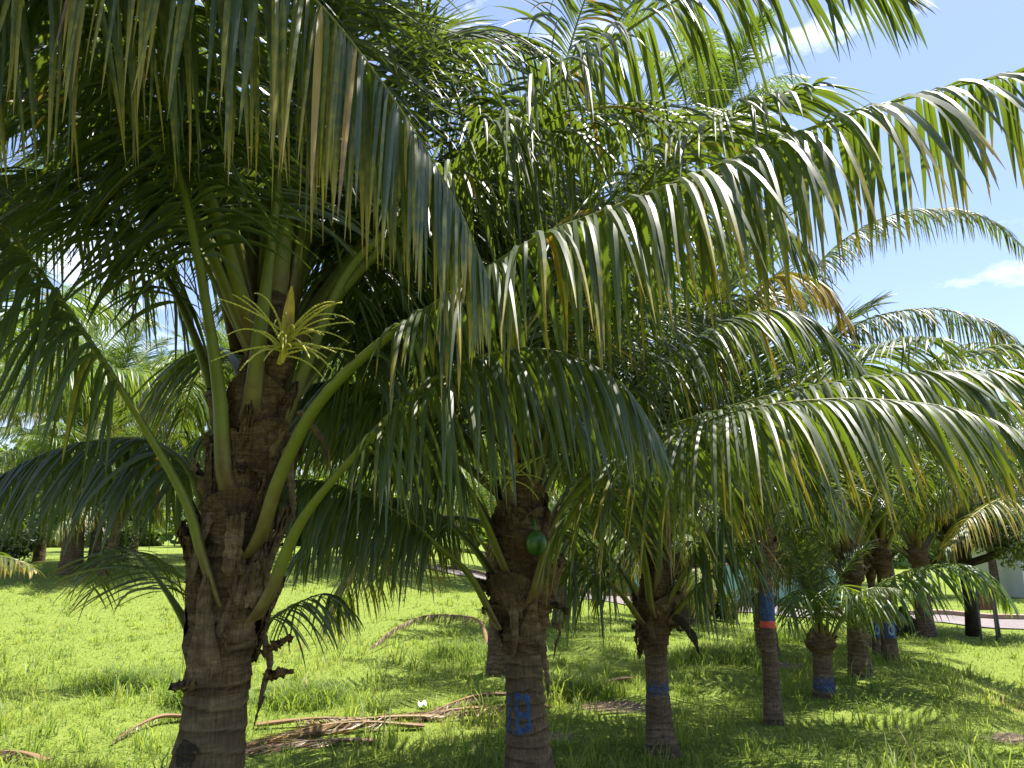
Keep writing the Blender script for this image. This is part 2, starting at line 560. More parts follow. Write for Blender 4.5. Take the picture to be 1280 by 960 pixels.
def frond_data(P, L, lmax=0.95, spacing=0.05, width=0.047, s0=0.24, droop=1.6, vup=14, roll=0.0, dry=0.06, drytip=0.15,
               seg=7, stiff=1.0, seed=0, stalk=1.0, ragged=0.1, alpha=(72, 64, 34), floor=None, ltaper=0.3, heading=None):
    r = np.random.default_rng(seed)
    N = len(P)
    t = norm(np.gradient(P, axis=0))
    h = (P[-1] - P[0]) if heading is None else np.asarray(heading, float)
    h = np.array([h[0], h[1], 0.0])
    if np.linalg.norm(h) < 1e-3: h = np.array([1.0, 0, 0])
    h = h / np.linalg.norm(h)
    side = np.cross(h, [0, 0, 1.0])[None, :] - 0 * t
    side = norm(side - (side * t).sum(1, keepdims=True) * t)
    nrm = np.cross(side, t)
    rr = np.deg2rad(np.linspace(0, roll, N))[:, None]
    side, nrm = side * np.cos(rr) + nrm * np.sin(rr), nrm * np.cos(rr) - side * np.sin(rr)
    n = max(8, int(L * (1 - s0) / spacing))
    out = Parts()
    for sg in (-1, 1):
        u = np.clip((np.arange(n) + r.uniform(-.3, .3, n)) / n, 0, 1)
        keep = r.random(n) > ragged * 0.5
        u = u[keep]; k = len(u)
        s = (s0 + (1 - s0) * u) * (N - 1)
        gi = lambda A: np.stack([np.interp(s, np.arange(N), A[:, c]) for c in range(3)], 1)
        p0, T, S, Nn = gi(P), norm(gi(t)), norm(gi(side)), norm(gi(nrm))
        cl1 = sum(np.sin(u * r.uniform(20, 120) + r.uniform(0, 6.28)) for _ in range(4)) / 4
        cl2 = sum(np.sin(u * r.uniform(15, 90) + r.uniform(0, 6.28)) for _ in range(4)) / 4
        ln = lmax * np.interp(u, [0, .1, .3, .65, .88, 1], [.55, .82, 1, .84, .55, ltaper]) * r.uniform(.86, 1.06, k)
        brk = r.random(k) < ragged
        ln = np.where(brk, ln * r.uniform(.35, .85, k), ln)
        al = np.deg2rad(np.interp(u, [0, .5, 1], alpha) + r.normal(0, 4, k) + 9 * cl1)
        ve = np.deg2rad(vup * np.interp(u, [0, 1], [1, .6]) + r.normal(0, 6, k) + 12 * cl2)
        d0 = (np.cos(al)[:, None] * T + np.sin(al)[:, None] * (sg * S * np.cos(ve)[:, None] + Nn * np.sin(ve)[:, None]))
        kd = droop * r.uniform(.65, 1.4, k) * (1 + .25 * cl1) * np.interp(u, [0, .3, .8, 1], [.8, 1, .9, .5])
        q = np.linspace(0, 1, seg + 1)
        g = np.array([0, 0, -1.0])
        jit = r.normal(0, .10, (k, 3))
        pw = 1.0 / stiff
        d = norm(d0[:, None] + g * (kd[:, None] * q[None, :] ** pw)[..., None] + jit[:, None] * (q[None, :] ** 1.5)[..., None])
        # some leaflets are kinked and fold over
        kk = (r.random(k) < ragged * .8)
        kpos = r.uniform(.3, .7, k)
        ksoft = 1 / (1 + np.exp(-(q[None] - kpos[:, None]) * 18))
        d = norm(d + g * (kk[:, None] * ksoft * 2.2)[..., None])
        step = (ln / seg)[:, None, None]
        pos = p0[:, None] + np.concatenate([np.zeros((k, 1, 3)), np.cumsum((d[:, :-1] + d[:, 1:]) * .5 * step, axis=1)], 1)
        if floor is not None:
            fz = floor(pos[..., 0], pos[..., 1]) + 0.015 + r.uniform(0, .06, (k, 1))
            pos[..., 2] = np.maximum(pos[..., 2], fz)
        Tn = T[:, None] + 0 * d
        w = norm(Tn - (Tn * d).sum(-1, keepdims=True) * d)
        b = np.cross(d, w)
        sgn = np.sign((b[:, 0] * Nn).sum(-1)); sgn[sgn == 0] = 1
        b = b * sgn[:, None, None]
        tw = (r.normal(0, .35, k)[:, None] + r.normal(0, .6, k)[:, None] * q[None])[..., None]
        w, b = w * np.cos(tw) + b * np.sin(tw), b * np.cos(tw) - w * np.sin(tw)
        dryl = np.clip(dry + r.normal(0, .05, k) + (r.random(k) < dry * .22) * r.uniform(.2, .6, k), 0, 1)
        wsh = np.interp(np.clip(dryl, 0, 1), [.5, 1], [1, .45])
        wd = (width * r.uniform(.8, 1.12, k) * wsh * (0.6 + 0.4 * ln / lmax))[:, None] * np.interp(q, [0, .06, .25, .55, .82, 1], [.4, .75, 1, .86, .46, .04])[None]
        fold = np.deg2rad(r.uniform(14, 34, k))[:, None]
        hw = (wd * .5 * np.cos(fold))[..., None]; hb = (wd * .5 * np.sin(fold))[..., None]
        Lf = pos - w * hw; Rf = pos + w * hw; C = pos + b * hb
        V = np.stack([Lf, C, C, Rf], 2).reshape(-1, 3)
        base = np.arange(k)[:, None, None] * ((seg + 1) * 4) + np.arange(seg)[None, :, None] * 4
        Q1 = base + np.array([0, 1, 5, 4])[None, None]; Q2 = base + np.array([2, 3, 7, 6])[None, None]
        Q = np.concatenate([Q1.reshape(-1, 4), Q2.reshape(-1, 4)])
        tip = np.clip(dryl[:, None] + .55 * drytip * (q[None] ** 3) * r.uniform(.3, 2.2, k)[:, None], 0, 1)
        a = np.stack([tip, np.broadcast_to(r.random(k)[:, None], tip.shape), np.broadcast_to(q[None], tip.shape)], -1)
        out.add(V, Q, None, np.repeat(a[:, :, None], 4, 2).reshape(-1, 3))
    # stalk: a keeled tube, broad at its foot
    sN = np.linspace(0, 1, N)
    hwid = stalk * np.interp(sN, [0, .03, .08, .16, .25, .5, .8, 1], [.082, .062, .053, .045, .034, .018, .008, .003])
    hth = stalk * np.interp(sN, [0, .03, .08, .16, .25, .5, .8, 1], [.026, .036, .042, .038, .031, .018, .009, .003])
    a = np.arange(10) / 10 * 2 * np.pi
    cx = np.cos(a); cy = np.where(np.sin(a) > 0, np.sin(a) * .35, np.sin(a))
    V = P[:, None] + (hwid[:, None] * cx[None])[..., None] * side[:, None] + (hth[:, None] * cy[None])[..., None] * nrm[:, None]
    A = np.zeros((N, 10, 3)); A[..., 0] = sN[:, None]; A[..., 1] = float(np.clip((dry - .45) * 3, 0, 1))
    stalkm = (V.reshape(-1, 3), grid_quads(N, 10, True), A.reshape(-1, 3))
    return out, stalkm


def make_frond(P, L, parent, mat=None, local=None, **kw):
    """One frond: leaflets as the part's mesh, the stalk as its child."""
    out, st = frond_data(P, L, **kw)
    if local is not None:
        for i in range(len(out.V)): out.V[i] = out.V[i] - local
        st = (st[0] - local, st[1], st[2])
    o = out.build('frond', mat or M_LEAF, parent)
    sm = np_mesh('leaf_stalk', st[0], st[1], None, st[2])
    link('leaf_stalk', sm, M_STALK, o)
    return o


def hero(parent, pts, **kw):
    P, L = catmull([at(*p) for p in pts], 64)
    base = np.array(parent.location)
    kw['lmax'] = kw.get('lmax', .92) * 1.2
    kw['droop'] = kw.get('droop', 1.6) * 1.25
    kw['spacing'] = kw.get('spacing', .046) * .58
    kw['width'] = kw.get('width', .046) * .80
    kw['stiff'] = kw.get('stiff', 1.35)
    kw['vup'] = kw.get('vup', 10) - 6
    make_frond(P, L, parent, local=base, **kw)


# ------------------------------------------------------------------ trunks
def ring_noise(th, z, r, k=10):
    v = np.zeros(np.broadcast(th, z).shape)
    for i in range(k):
        v += np.sin(th * r.integers(1, 6) + z * r.uniform(3, 40) + r.uniform(0, 6.28)) / k
    return v


TRUNK_TINT = {}


def trunk_surface(axis, radii, seed, ring=0.055, amp=0.035, sides=36, dz=0.012, rough=0.06):
    """axis: points from foot to top; returns the vertex grid (rows, sides, 3), heights."""
    r = np.random.default_rng(seed)
    axis = np.asarray(axis, float)
    o = np.argsort(axis[:, 2]); axis = axis[o]; radii = np.asarray(radii, float)[o]
    z = np.arange(axis[0, 2], axis[-1, 2], dz)
    cx = np.interp(z, axis[:, 2], axis[:, 0]); cy = np.interp(z, axis[:, 2], axis[:, 1])
    rad = np.interp(z, axis[:, 2], radii)
    th = np.arange(sides) / sides * 2 * np.pi
    TH, Z = np.meshgrid(th, z)
    zw = Z + 0.012 * np.sin(TH * 2 + Z * 7) + 0.006 * np.sin(TH * 3 - Z * 15)
    ph = zw / ring
    idx = np.floor(ph)
    hr = np.modf(np.abs(np.sin(idx * 12.9898 + seed) * 43758.5453))[0]
    saw = (ph - idx)
    d = amp * (0.6 * hr + (1 - saw) ** 2 * 0.9 - .5) + rough * ring_noise(TH, Z * 1.0, r)
    RR = rad[:, None] * (1 + d)
    V = np.stack([cx[:, None] + RR * np.cos(TH), cy[:, None] + RR * np.sin(TH), Z], -1)
    edge_n = .5 + .5 * ring_noise(TH, Z, r, 8)
    dark = np.clip((saw - .72) * 3.2, 0, 1) * (.35 + .5 * edge_n) + .35 * hr * edge_n
    light = np.clip(1 - np.abs(saw - .08) * 9, 0, 1) * np.clip(edge_n * 1.1 - .15, 0, 1) * .6
    TRUNK_TINT[id(V)] = np.stack([np.clip(dark, 0, .85), light, 0 * dark], -1)
    return V, z, cx, cy, rad


def make_trunk(parent, axis, radii, seed, mat=None, name='trunk', **kw):
    V, z, cx, cy, rad = trunk_surface(axis, radii, seed, **kw)
    base = np.array(parent.location)
    n, m = V.shape[:2]
    pb = Parts()
    Vl = (V - base).reshape(-1, 3)
    top = np.array([[cx[-1], cy[-1], z[-1] + .01]]) - base
    j = np.arange(m)
    T = np.stack([np.full(m, n * m), (n - 1) * m + j, (n - 1) * m + (j + 1) % m], 1)
    tt = TRUNK_TINT[id(V)].reshape(-1, 3)
    pb.add(np.vstack([Vl, top]), grid_quads(n, m, True), T, np.vstack([tt, tt[-1:]]))
    return pb.build(name, mat or M_BARK, parent, True, True), (V, z, cx, cy, rad)


def paint_patch(parent, surf, zc, hz, ang, wid, mask, mat, name='paint_mark', proud=0.004, res=(44, 44)):
    """A painted mark that follows the bark: cells of the patch where mask(u, v) holds, u and v in -1..1."""
    V, z, cx, cy, rad = surf
    base = np.array(parent.location)
    nu, nv = res
    v = np.linspace(-1, 1, nu); u = np.linspace(-1, 1, nv)
    zz = np.clip(zc + v * hz, z[0], z[-1])
    th = ang + u * wid
    m = V.shape[1]
    fi = np.interp(zz, z, np.arange(len(z)))
    fj = (th / (2 * np.pi) * m) % m
    i0 = np.clip(fi.astype(int), 0, len(z) - 2); fa = (fi - i0)[:, None, None]
    j0 = fj.astype(int) % m; j1 = (j0 + 1) % m; fb = (fj - np.floor(fj))[None, :, None]
    A = V[i0][:, j0] * (1 - fa) * (1 - fb) + V[i0 + 1][:, j0] * fa * (1 - fb) + V[i0][:, j1] * (1 - fa) * fb + V[i0 + 1][:, j1] * fa * fb
    c = np.stack([np.interp(zz, z, cx), np.interp(zz, z, cy), zz], 1)[:, None]
    P = A + norm(A - c) * proud
    q = grid_quads(nu, nv)
    U, W = np.meshgrid(u, v)
    mk = mask(U, W)
    ok = mk.reshape(-1)[q].sum(1) >= 3
    if ok.sum() < 4: return None
    pb = Parts()
    used, inv = np.unique(q[ok], return_inverse=True)
    pb.add((P.reshape(-1, 3) - base)[used], inv.reshape(-1, 4))
    return pb.build(name, mat, parent, True, False)


def rough_edge(seed):
    r = np.random.default_rng(seed)
    ks = [(r.uniform(2, 14), r.uniform(2, 14), r.uniform(0, 6.28)) for _ in range(9)]
    return lambda u, v: sum(np.sin(a * u + b * v + c) for a, b, c in ks) / 9


def seg_dist(u, v, a, b):
    a = np.array(a, float); b = np.array(b, float)
    d = b - a; t = np.clip(((u - a[0]) * d[0] + (v - a[1]) * d[1]) / (d @ d), 0, 1)
    return np.hypot(u - a[0] - t * d[0], v - a[1] - t * d[1])


def strokes(segs, w, seed, wear=0.22):
    e = rough_edge(seed)
    def f(u, v):
        d = np.min([seg_dist(u, v, *s) for s in segs], axis=0)
        return d < w + wear * e(u * 1.5, v * 1.5)
    return f


def stub(parent, base, az, tilt, ln, w, mat, seed, name='leaf_stub', curl=0.0):
    """Remains of an old leaf base: a tapering curved wedge with a split, ragged tip."""
    r = np.random.default_rng(seed)
    n = 14
    s = np.linspace(0, 1, n)
    out = np.array([math.cos(az), math.sin(az), 0]); sd = np.array([-math.sin(az), math.cos(az), 0])
    el = np.deg2rad(tilt - curl * s ** 2)
    d = np.cos(el)[:, None] * out + np.sin(el)[:, None] * np.array([0, 0, 1.0])
    P = np.asarray(base) + np.concatenate([[np.zeros(3)], np.cumsum(d[:-1] * ln / n, axis=0)])
    nn = np.cross(np.broadcast_to(sd, d.shape), d)
    m = 9
    c = np.linspace(-1, 1, m)
    wid = w * (1 - .55 * s ** 1.2) * (1 + .08 * r.normal(size=n))
    V = P[:, None] + (wid[:, None] * c)[..., None] * sd + ((np.abs(c) ** 2)[None] * wid[:, None] * .55 + .012 * r.normal(size=(n, m)))[..., None] * -nn[:, None]
    jag = r.uniform(-1, .3, m) * ln * .22
    V[-1] += d[-1] * jag[:, None]; V[-2] += d[-2] * jag[:, None] * .5
    V2 = V + nn[:, None] * -0.018 * (1 - s)[:, None, None]
    base0 = np.array(parent.location)
    pb = Parts()
    pb.add(V.reshape(-1, 3) - base0, grid_quads(n, m)); pb.add(V2.reshape(-1, 3) - base0, grid_quads(n, m)[:, ::-1])
    return pb.build(name, mat, parent, True, False)


def sheath(parent, surf, zc, h, ang, half, seed, mat, lift=0.03, flare=0.05, name='leaf_sheath'):
    """Fibrous wrap round the stem: a curved ragged cloth standing a little off the trunk."""
    V, z, cx, cy, rad = surf
    r = np.random.default_rng(seed)
    nu, nv = 16, 22
    v = np.linspace(0, 1, nu); u = np.linspace(-1, 1, nv)
    top = 1 + .10 * np.cumsum(r.normal(0, .25, nv)) / 2 - .35 * np.abs(u) ** 2
    low = .10 * r.random(nv) + .25 * np.abs(u)
    Vv = low[None] + (top - low)[None] * v[:, None]
    zz = zc + Vv * h
    th = ang + u[None] * half + .05 * np.sin(Vv * 5 + seed)
    rr = np.interp(zz, z, rad) * 1.03 + lift * (.4 + .6 * np.cos(u * 1.3))[None] + flare * v[:, None] ** 2 + .008 * r.normal(size=(nu, nv))
    ce = np.stack([np.interp(zz, z, cx), np.interp(zz, z, cy)], -1)
    P = np.stack([ce[..., 0] + rr * np.cos(th), ce[..., 1] + rr * np.sin(th), zz], -1)
    base0 = np.array(parent.location)
    pb = Parts()
    pb.add(P.reshape(-1, 3) - base0, grid_quads(nu, nv))
    c = np.stack([ce[..., 0], ce[..., 1], zz], -1)
    P2 = P - norm(P - c) * .012
    pb.add(P2.reshape(-1, 3) - base0, grid_quads(nu, nv)[:, ::-1])
    return pb.build(name, mat, parent, True, False)


def leaf_base(parent, surf, zc, h, ang, half, seed, mat, lift=.06):
    """Old leaf base: broad where it clasps the stem, narrowing upward and leaning away to a frayed cut end."""
    V, z, cx, cy, rad = surf
    r = np.random.default_rng(seed)
    nu, nv = 20, 13
    v = np.linspace(0, 1, nu); u = np.linspace(-1, 1, nv)
    prof = np.interp(v, [0, .2, .5, .8, 1], [1, .82, .45, .27, .2]) * half
    fray = 1 - .16 * r.random(nv) - .08 * np.abs(u)
    zz = zc + h * v[:, None] * fray[None] - .10 * h * (1 - v[:, None]) * (1 - u[None] ** 2)
    skew = r.normal(0, .12)
    th = ang + u[None] * prof[:, None] + skew * v[:, None] ** 2 + .012 * r.normal(size=(nu, nv))
    rr = np.interp(zz, z, rad) * 1.02 + .006 + lift * v[:, None] ** 1.6 * (1 - .25 * u[None] ** 2) + .012 * (1 - u[None] ** 2) + .004 * r.normal(size=(nu, nv))
    ce = np.stack([np.interp(zz, z, cx), np.interp(zz, z, cy)], -1)
    P = np.stack([ce[..., 0] + rr * np.cos(th), ce[..., 1] + rr * np.sin(th), zz], -1)
    c = np.stack([ce[..., 0], ce[..., 1], zz], -1)
    P2 = P - norm(P - c) * (.016 + .010 * v[:, None, None])
    b0 = np.array(parent.location)
    pb = Parts()
    A = np.zeros((nu, nv, 3)); A[..., 0] = .35 * (v[:, None] < .06) + .25 * (np.abs(u)[None] > .9)
    pb.add(P.reshape(-1, 3) - b0, grid_quads(nu, nv), None, A.reshape(-1, 3))
    pb.add(P2.reshape(-1, 3) - b0, grid_quads(nu, nv)[:, ::-1])
    e = np.stack([P[-1], P2[-1]], 0).reshape(-1, 3) - b0
    pb.add(e, grid_quads(2, nv))
    return pb.build('leaf_base', mat, parent, True, True)


def bases(parent, surf, zlo, zhi, n, seed, h=.42, half=.62, lift=.06):
    r = np.random.default_rng(seed)
    a = r.uniform(0, 6.28)
    for k in range(n):
        a += 2.39996 + r.normal(0, .1)
        leaf_base(parent, surf, zlo + (zhi - zlo) * k / max(1, n - 1), h * r.uniform(.75, 1.2), a, half * r.uniform(.8, 1.15), seed * 53 + k, (M_FIBRE, M_SHEATH, M_FIBRE)[k % 3], lift * r.uniform(.5, 1.3))


def hanging_strip(parent, pts, w, seed, mat, name='dry_sheath'):
    """A dry strap of sheath hanging down in a curl."""
    P, L = catmull(pts, 22)
    r = np.random.default_rng(seed)
    t = norm(np.gradient(P, axis=0))
    sd = norm(np.cross(t, np.array([0.2, 1.0, 0.1]))); nn = np.cross(sd, t)
    s = np.linspace(0, 1, 22)
    wid = w * np.interp(s, [0, .2, .7, 1], [1, .9, .65, .12]) * (1 + .12 * r.normal(size=22))
    c = np.linspace(-1, 1, 6)
    V = P[:, None] + (wid[:, None] * c)[..., None] * sd[:, None] + ((c ** 2 * .6)[None] * wid[:, None] + .004 * r.normal(size=(22, 6)))[..., None] * nn[:, None]
    base0 = np.array(parent.location)
    pb = Parts()
    pb.add(V.reshape(-1, 3) - base0, grid_quads(22, 6))
    return pb.build(name, mat, parent, True, False)


def shag(parent, surf, zlo, zhi, n, seed, ln=.3, w=.055):
    r = np.random.default_rng(seed)
    V, z, cx, cy, rad = surf
    for k in range(n):
        a = r.uniform(0, 6.283)
        zz = zlo + (zhi - zlo) * r.random()
        rr = np.interp(zz, z, rad) * .97
        p = np.array([np.interp(zz, z, cx) + rr * math.cos(a), np.interp(zz, z, cy) + rr * math.sin(a), zz])
        kind = r.random()
        if kind < .62:
            stub(parent, p, a + r.normal(0, .2), r.uniform(66, 86), ln * r.uniform(.6, 1.25), w * r.uniform(.6, 1.2), (M_FIBRE, M_SHEATH)[k % 2], seed * 31 + k, curl=r.uniform(-25, 25))
        elif kind < .8:
            stub(parent, p, a, r.uniform(20, 55), ln * .5, w * .7, M_FIBRE, seed * 31 + k, curl=r.uniform(40, 120))
        else:
            o = np.array([math.cos(a), math.sin(a), 0]) * .03
            q = r.normal(0, .02, (3, 3))
            hanging_strip(parent, [p + o, p + o * 2 + q[0] - [0, 0, ln * .4], p + o * 1.8 + q[1] - [0, 0, ln * .8], p + o * 1.3 + q[2] - [0, 0, ln * 1.15]], .02 * r.uniform(.6, 1.5), seed * 31 + k, (M_SHEATH, M_FIBRE)[k % 2], 'dry_sheath')


def inflorescence(parent, foot, az, n, ln, seed, spread=1.0):
    """Spray of knobbly flower branches with the boat-shaped spathe behind."""
    r = np.random.default_rng(seed)
    base0 = np.array(parent.location)
    pb = Parts()
    foot = np.asarray(foot, float)
    out = np.array([math.cos(az), math.sin(az), 0])
    stem = np.array([foot + out * .10 * k + np.array([0, 0, .16 * k]) for k in np.linspace(0, 1, 5)])
    pb.tube(stem - base0, np.linspace(.016, .009, 5), 7)
    for i in range(n):
        st = stem[1] + (stem[-1] - stem[1]) * r.random()
        a = az + r.normal(0, 1.0) * spread
        el = r.uniform(-.3, 1.2)
        d = np.array([math.cos(a) * math.cos(el), math.sin(a) * math.cos(el), math.sin(el)])
        m = 34
        L_ = ln * r.uniform(.55, 1.1)
        q = np.linspace(0, 1, m)
        dd = norm(d[None] + np.array([0, 0, -1.0]) * (r.uniform(.4, 1.5) * q ** 1.2)[:, None])
        P = st + np.concatenate([[np.zeros(3)], np.cumsum(dd[:-1] * L_ / m, axis=0)])
        rad = .0048 * (1 + .9 * (np.arange(m) % 2)) * (1 - .5 * q)
        pb.tube(P - base0, rad, 5)
    o = pb.build('inflorescence', M_FLOWER, parent, True, False)
    # spathe
    sp = Parts()
    m = 14
    q = np.linspace(0, 1, m)
    ax = foot + out * .03 + np.stack([out * .02 + np.array([0, 0, 1]) * .0] * m) * q[:, None] + np.array([0, 0, .42]) * q[:, None] + out * (.06 * q ** 2)[:, None]
    wid = .036 * np.sin(np.pi * np.clip(q * .92 + .06, 0, 1)) ** .8
    sd = np.array([-out[1], out[0], 0])
    c = np.linspace(-1, 1, 7)
    V = ax[:, None] + (wid[:, None] * c)[..., None] * sd + ((c ** 2)[None] * wid[:, None] * .9)[..., None] * out
    sp.add(V.reshape(-1, 3) - base0, grid_quads(m, 7))
    sp.build('spathe', M_SPATHE, o, True, False)
    return o


def palm_root(loc, label, group='coconut palms in the grove', name='palm_tree'):
    o = link(name, None, None, None, loc)
    o.empty_display_size = 0.3
    return tag(o, label, 'palm', group)


# ------------------------------------------------------------------ library of shared fronds
def arc(L, e0, bend, p=1.5, sway=0.0, n=56):
    s = np.linspace(0, 1, n)
    e = np.deg2rad(e0 - bend * s ** p)
    az = np.deg2rad(sway * s ** 1.5)
    d = np.stack([np.cos(e) * np.cos(az), np.cos(e) * np.sin(az), np.sin(e)], 1)
    return np.concatenate([[np.zeros(3)], np.cumsum((d[:-1] + d[1:]) * .5 * L / (n - 1), axis=0)])


LIB = {}
_classes = {'young': [(3.4, 82, 38), (3.5, 76, 50), (3.3, 86, 30)],
            'mid': [(3.8, 66, 84), (3.9, 58, 80), (3.7, 70, 98)],
            'old': [(3.8, 44, 92), (3.7, 36, 80), (3.9, 50, 104)],
            'low': [(3.6, 14, 76), (3.5, 24, 92)]}
_params = {'young': dict(droop=.55, vup=24, dry=.03, drytip=.1, alpha=(58, 50, 26)),
           'mid': dict(droop=1.8, vup=16, dry=.05, drytip=.2),
           'old': dict(droop=3.0, vup=8, dry=.10, drytip=.3),
           'low': dict(droop=3.2, vup=2, dry=.18, drytip=.5, ragged=.16)}
HOLD = []
for cl, items in _classes.items():
    for k, (L_, e0, be) in enumerate(items):
        out, st = frond_data(arc(L_, e0, be, sway=(k - 1) * 14), L_, seed=100 + len(HOLD), spacing=.030, width=.037, lmax=.98, seg=6, stiff=1.25, heading=(1, 0, 0), **_params[cl])
        fm = np_mesh('frond', np.vstack(out.V), np.vstack(out.Q), None, np.vstack(out.A)); fm.materials.append(M_LEAF)
        sm = np_mesh('leaf_stalk', st[0], st[1], None, st[2]); sm.materials.append(M_STALK)
        ff = fm.copy(); ff.materials.clear(); ff.materials.append(M_LEAF_SUNLIT)  # same frond in the leaf colour brightened to look sunlit
        LIB.setdefault(cl, []).append((fm, ff, sm))
        HOLD.append(fm)


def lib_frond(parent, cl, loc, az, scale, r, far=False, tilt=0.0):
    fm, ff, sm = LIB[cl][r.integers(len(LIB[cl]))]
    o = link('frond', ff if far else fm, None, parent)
    o.location = loc
    o.rotation_euler = (r.normal(0, .08), tilt, az)
    o.scale = (scale, scale * r.choice([-1, 1]), scale)
    link('leaf_stalk', sm, None, o)
    return o


def generic_crown(parent, top_local, r, counts, scale, far=False, rad=0.10, skip=None):
    az = r.uniform(0, 6.28)
    order = ['low'] * counts[3] + ['old'] * counts[2] + ['mid'] * counts[1] + ['young'] * counts[0]
    n = len(order)
    for i, cl in enumerate(order):
        az += 2.39996 + r.normal(0, .12)
        if skip and skip(cl, az % 6.283): continue
        f = i / max(1, n - 1)
        zz = -.55 * scale * (1 - f) * min(1, n / 12)
        rr = rad * (1.1 - .8 * f)
        lib_frond(parent, cl, (top_local[0] + math.cos(az) * rr, top_local[1] + math.sin(az) * rr, top_local[2] + zz), az, scale * r.uniform(.88, 1.1), r, far)


# ------------------------------------------------------------------ palm 1 (front left)
def axis_of(pts):
    return [at(*p) for p in pts]


def foot(px, Y):
    p = at(px, 900, Y)
    return np.array([p[0], Y, float(height(p[0], Y))])


b = foot(255, 4.4)
P1 = palm_root(b, 'thick shaggy palm at the front with a yellow flower spray and brown fibre wrapped stem')
ax = axis_of([(258, 960, 4.4), (268, 900, 4.4), (270, 862, 4.4), (276, 815, 4.4), (284, 740, 4.4), (298, 650, 4.4), (314, 560, 4.4), (330, 470, 4.4), (342, 390, 4.4), (350, 300, 4.4), (354, 220, 4.4)])
ax = [np.array([b[0] + .01, 4.4, b[2] - .1])] + ax
rads = [.26, .19, .163, .160, .180, .180, .165, .145, .118, .088, .055, .02]
_, s1 = make_trunk(P1, ax[:5], [.26, .19, .166, .162, .15], 11, M_BARK, amp=.05, ring=.11)
_, f1 = make_trunk(P1, ax[3:], [.170, .176] + rads[5:], 12, M_FIBRE, 'fibre_stem', ring=.16, amp=.06, rough=.2)
full1 = trunk_surface(ax, rads, 13, amp=0, rough=0)
S1 = full1
CAM_SIDE = -math.pi / 2
bases(P1, S1, at(270, 856, 4.4)[2], at(320, 560, 4.4)[2], 19, 64, .46, .60, .125)
shag(P1, S1, at(280, 800, 4.4)[2], at(320, 560, 4.4)[2], 24, 61)
for k, (py, h, da, half, mt) in enumerate([(690, .36, .2, 1.0, M_FIBRE), (610, .36, -.6, .8, M_FIBRE),
                                           (600, .36, .8, .9, M_FIBRE), (540, .35, 0.0, 1.1, M_FIBRE), (500, .30, .4, 1.0, M_FIBRE)]):
    sheath(P1, S1, at(300, py, 4.2)[2], h, CAM_SIDE + da, half, 40 + k, mt)
for k, (px, py, Y, az, tl, ln, w, mt) in enumerate([
        (243, 815, 4.35, 3.4, 80, .34, .055, M_SHEATH), (255, 700, 4.35, 3.3, 72, .36, .07, M_SHEATH), (262, 640, 4.35, 3.2, 68, .34, .07, M_SHEATH),
        (330, 820, 4.35, -.3, 30, .22, .045, M_FIBRE), (332, 850, 4.4, .1, 15, .16, .04, M_FIBRE), (240, 862, 4.25, -2.4, 8, .12, .06, M_BARK),
        (290, 720, 4.16, -1.5, 78, .40, .06, M_SHEATH), (318, 760, 4.2, -1.1, 70, .32, .05, M_SHEATH)]):
    stub(P1, at(px, py, Y), az, tl, ln, w, mt, 70 + k)
hanging_strip(P1, [at(372, 515, 4.3), at(395, 540, 4.28), at(408, 565, 4.27), at(413, 590, 4.27)], .022, 1, M_SHEATH)
hanging_strip(P1, [at(355, 560, 4.25), at(362, 600, 4.22), at(366, 640, 4.2), at(368, 660, 4.2)], .03, 2, M_SHEATH)
hanging_strip(P1, [at(303, 640, 4.1), at(296, 700, 4.08), at(288, 760, 4.08), at(280, 815, 4.1)], .017, 3, M_FIBRE)
hanging_strip(P1, [at(262, 640, 4.2), at(245, 690, 4.15), at(238, 725, 4.15), at(232, 735, 4.15)], .03, 4, M_SHEATH)
hanging_strip(P1, [at(330, 870, 4.3), at(322, 890, 4.3), at(318, 905, 4.3), at(316, 912, 4.3)], .008, 5, M_FIBRE)
e1 = rough_edge(5)
paint_patch(P1, s1, at(268, 945, 4.2)[2], .09, CAM_SIDE - .35, .5, lambda u, v: u * u + v * v < .6 + .5 * e1(u, v), M_DARKBARK, 'rot_hollow')
inflorescence(P1, at(349, 455, 4.15), -.9, 38, .42, 3)

hero(P1, [(275, 752, 4.25), (264, 720, 4.2), (253, 685, 4.17), (235, 625, 4.12), (190, 545, 4.05), (130, 450, 3.9), (60, 350, 3.8), (0, 280, 3.7), (-100, 215, 3.6), (-220, 220, 3.5), (-330, 330, 3.5)],
     seed=1, droop=2.2, vup=6, lmax=.95, s0=.34, stalk=1.0)
hero(P1, [(288, 622, 4.26), (280, 585, 4.22), (276, 500, 4.18), (262, 400, 4.1), (240, 280, 4.0), (215, 165, 3.85), (200, 60, 3.6), (205, -50, 3.3), (230, -150, 2.9), (270, -210, 2.4)],
     seed=2, droop=1.3, vup=10, lmax=1.05, s0=.33, heading=(-.5, -1, 0))
hero(P1, [(312, 530, 4.27), (316, 495, 4.22), (325, 420, 4.15), (340, 300, 4.15), (350, 200, 4.15), (362, 80, 4.1), (385, -60, 4.0), (420, -200, 3.8), (470, -320, 3.5)],
     seed=3, stalk=.85, droop=.9, vup=20, lmax=1.0, s0=.30, heading=(.3, -1, 0))
hero(P1, [(316, 690, 4.24), (328, 660, 4.15), (350, 590, 4.05), (395, 505, 3.95), (470, 430, 3.88), (540, 383, 3.82), (610, 335, 3.76), (680, 293, 3.7), (760, 262, 3.65), (900, 205, 3.55), (1040, 150, 3.45), (1150, 118, 3.4), (1280, 92, 3.35), (1400, 100, 3.3), (1490, 160, 3.3)],
     seed=4, droop=2.6, vup=6, lmax=.82, spacing=.046, width=.058, s0=.26, ragged=.22, roll=-12, drytip=.5, dry=.08, alpha=(78, 74, 50))
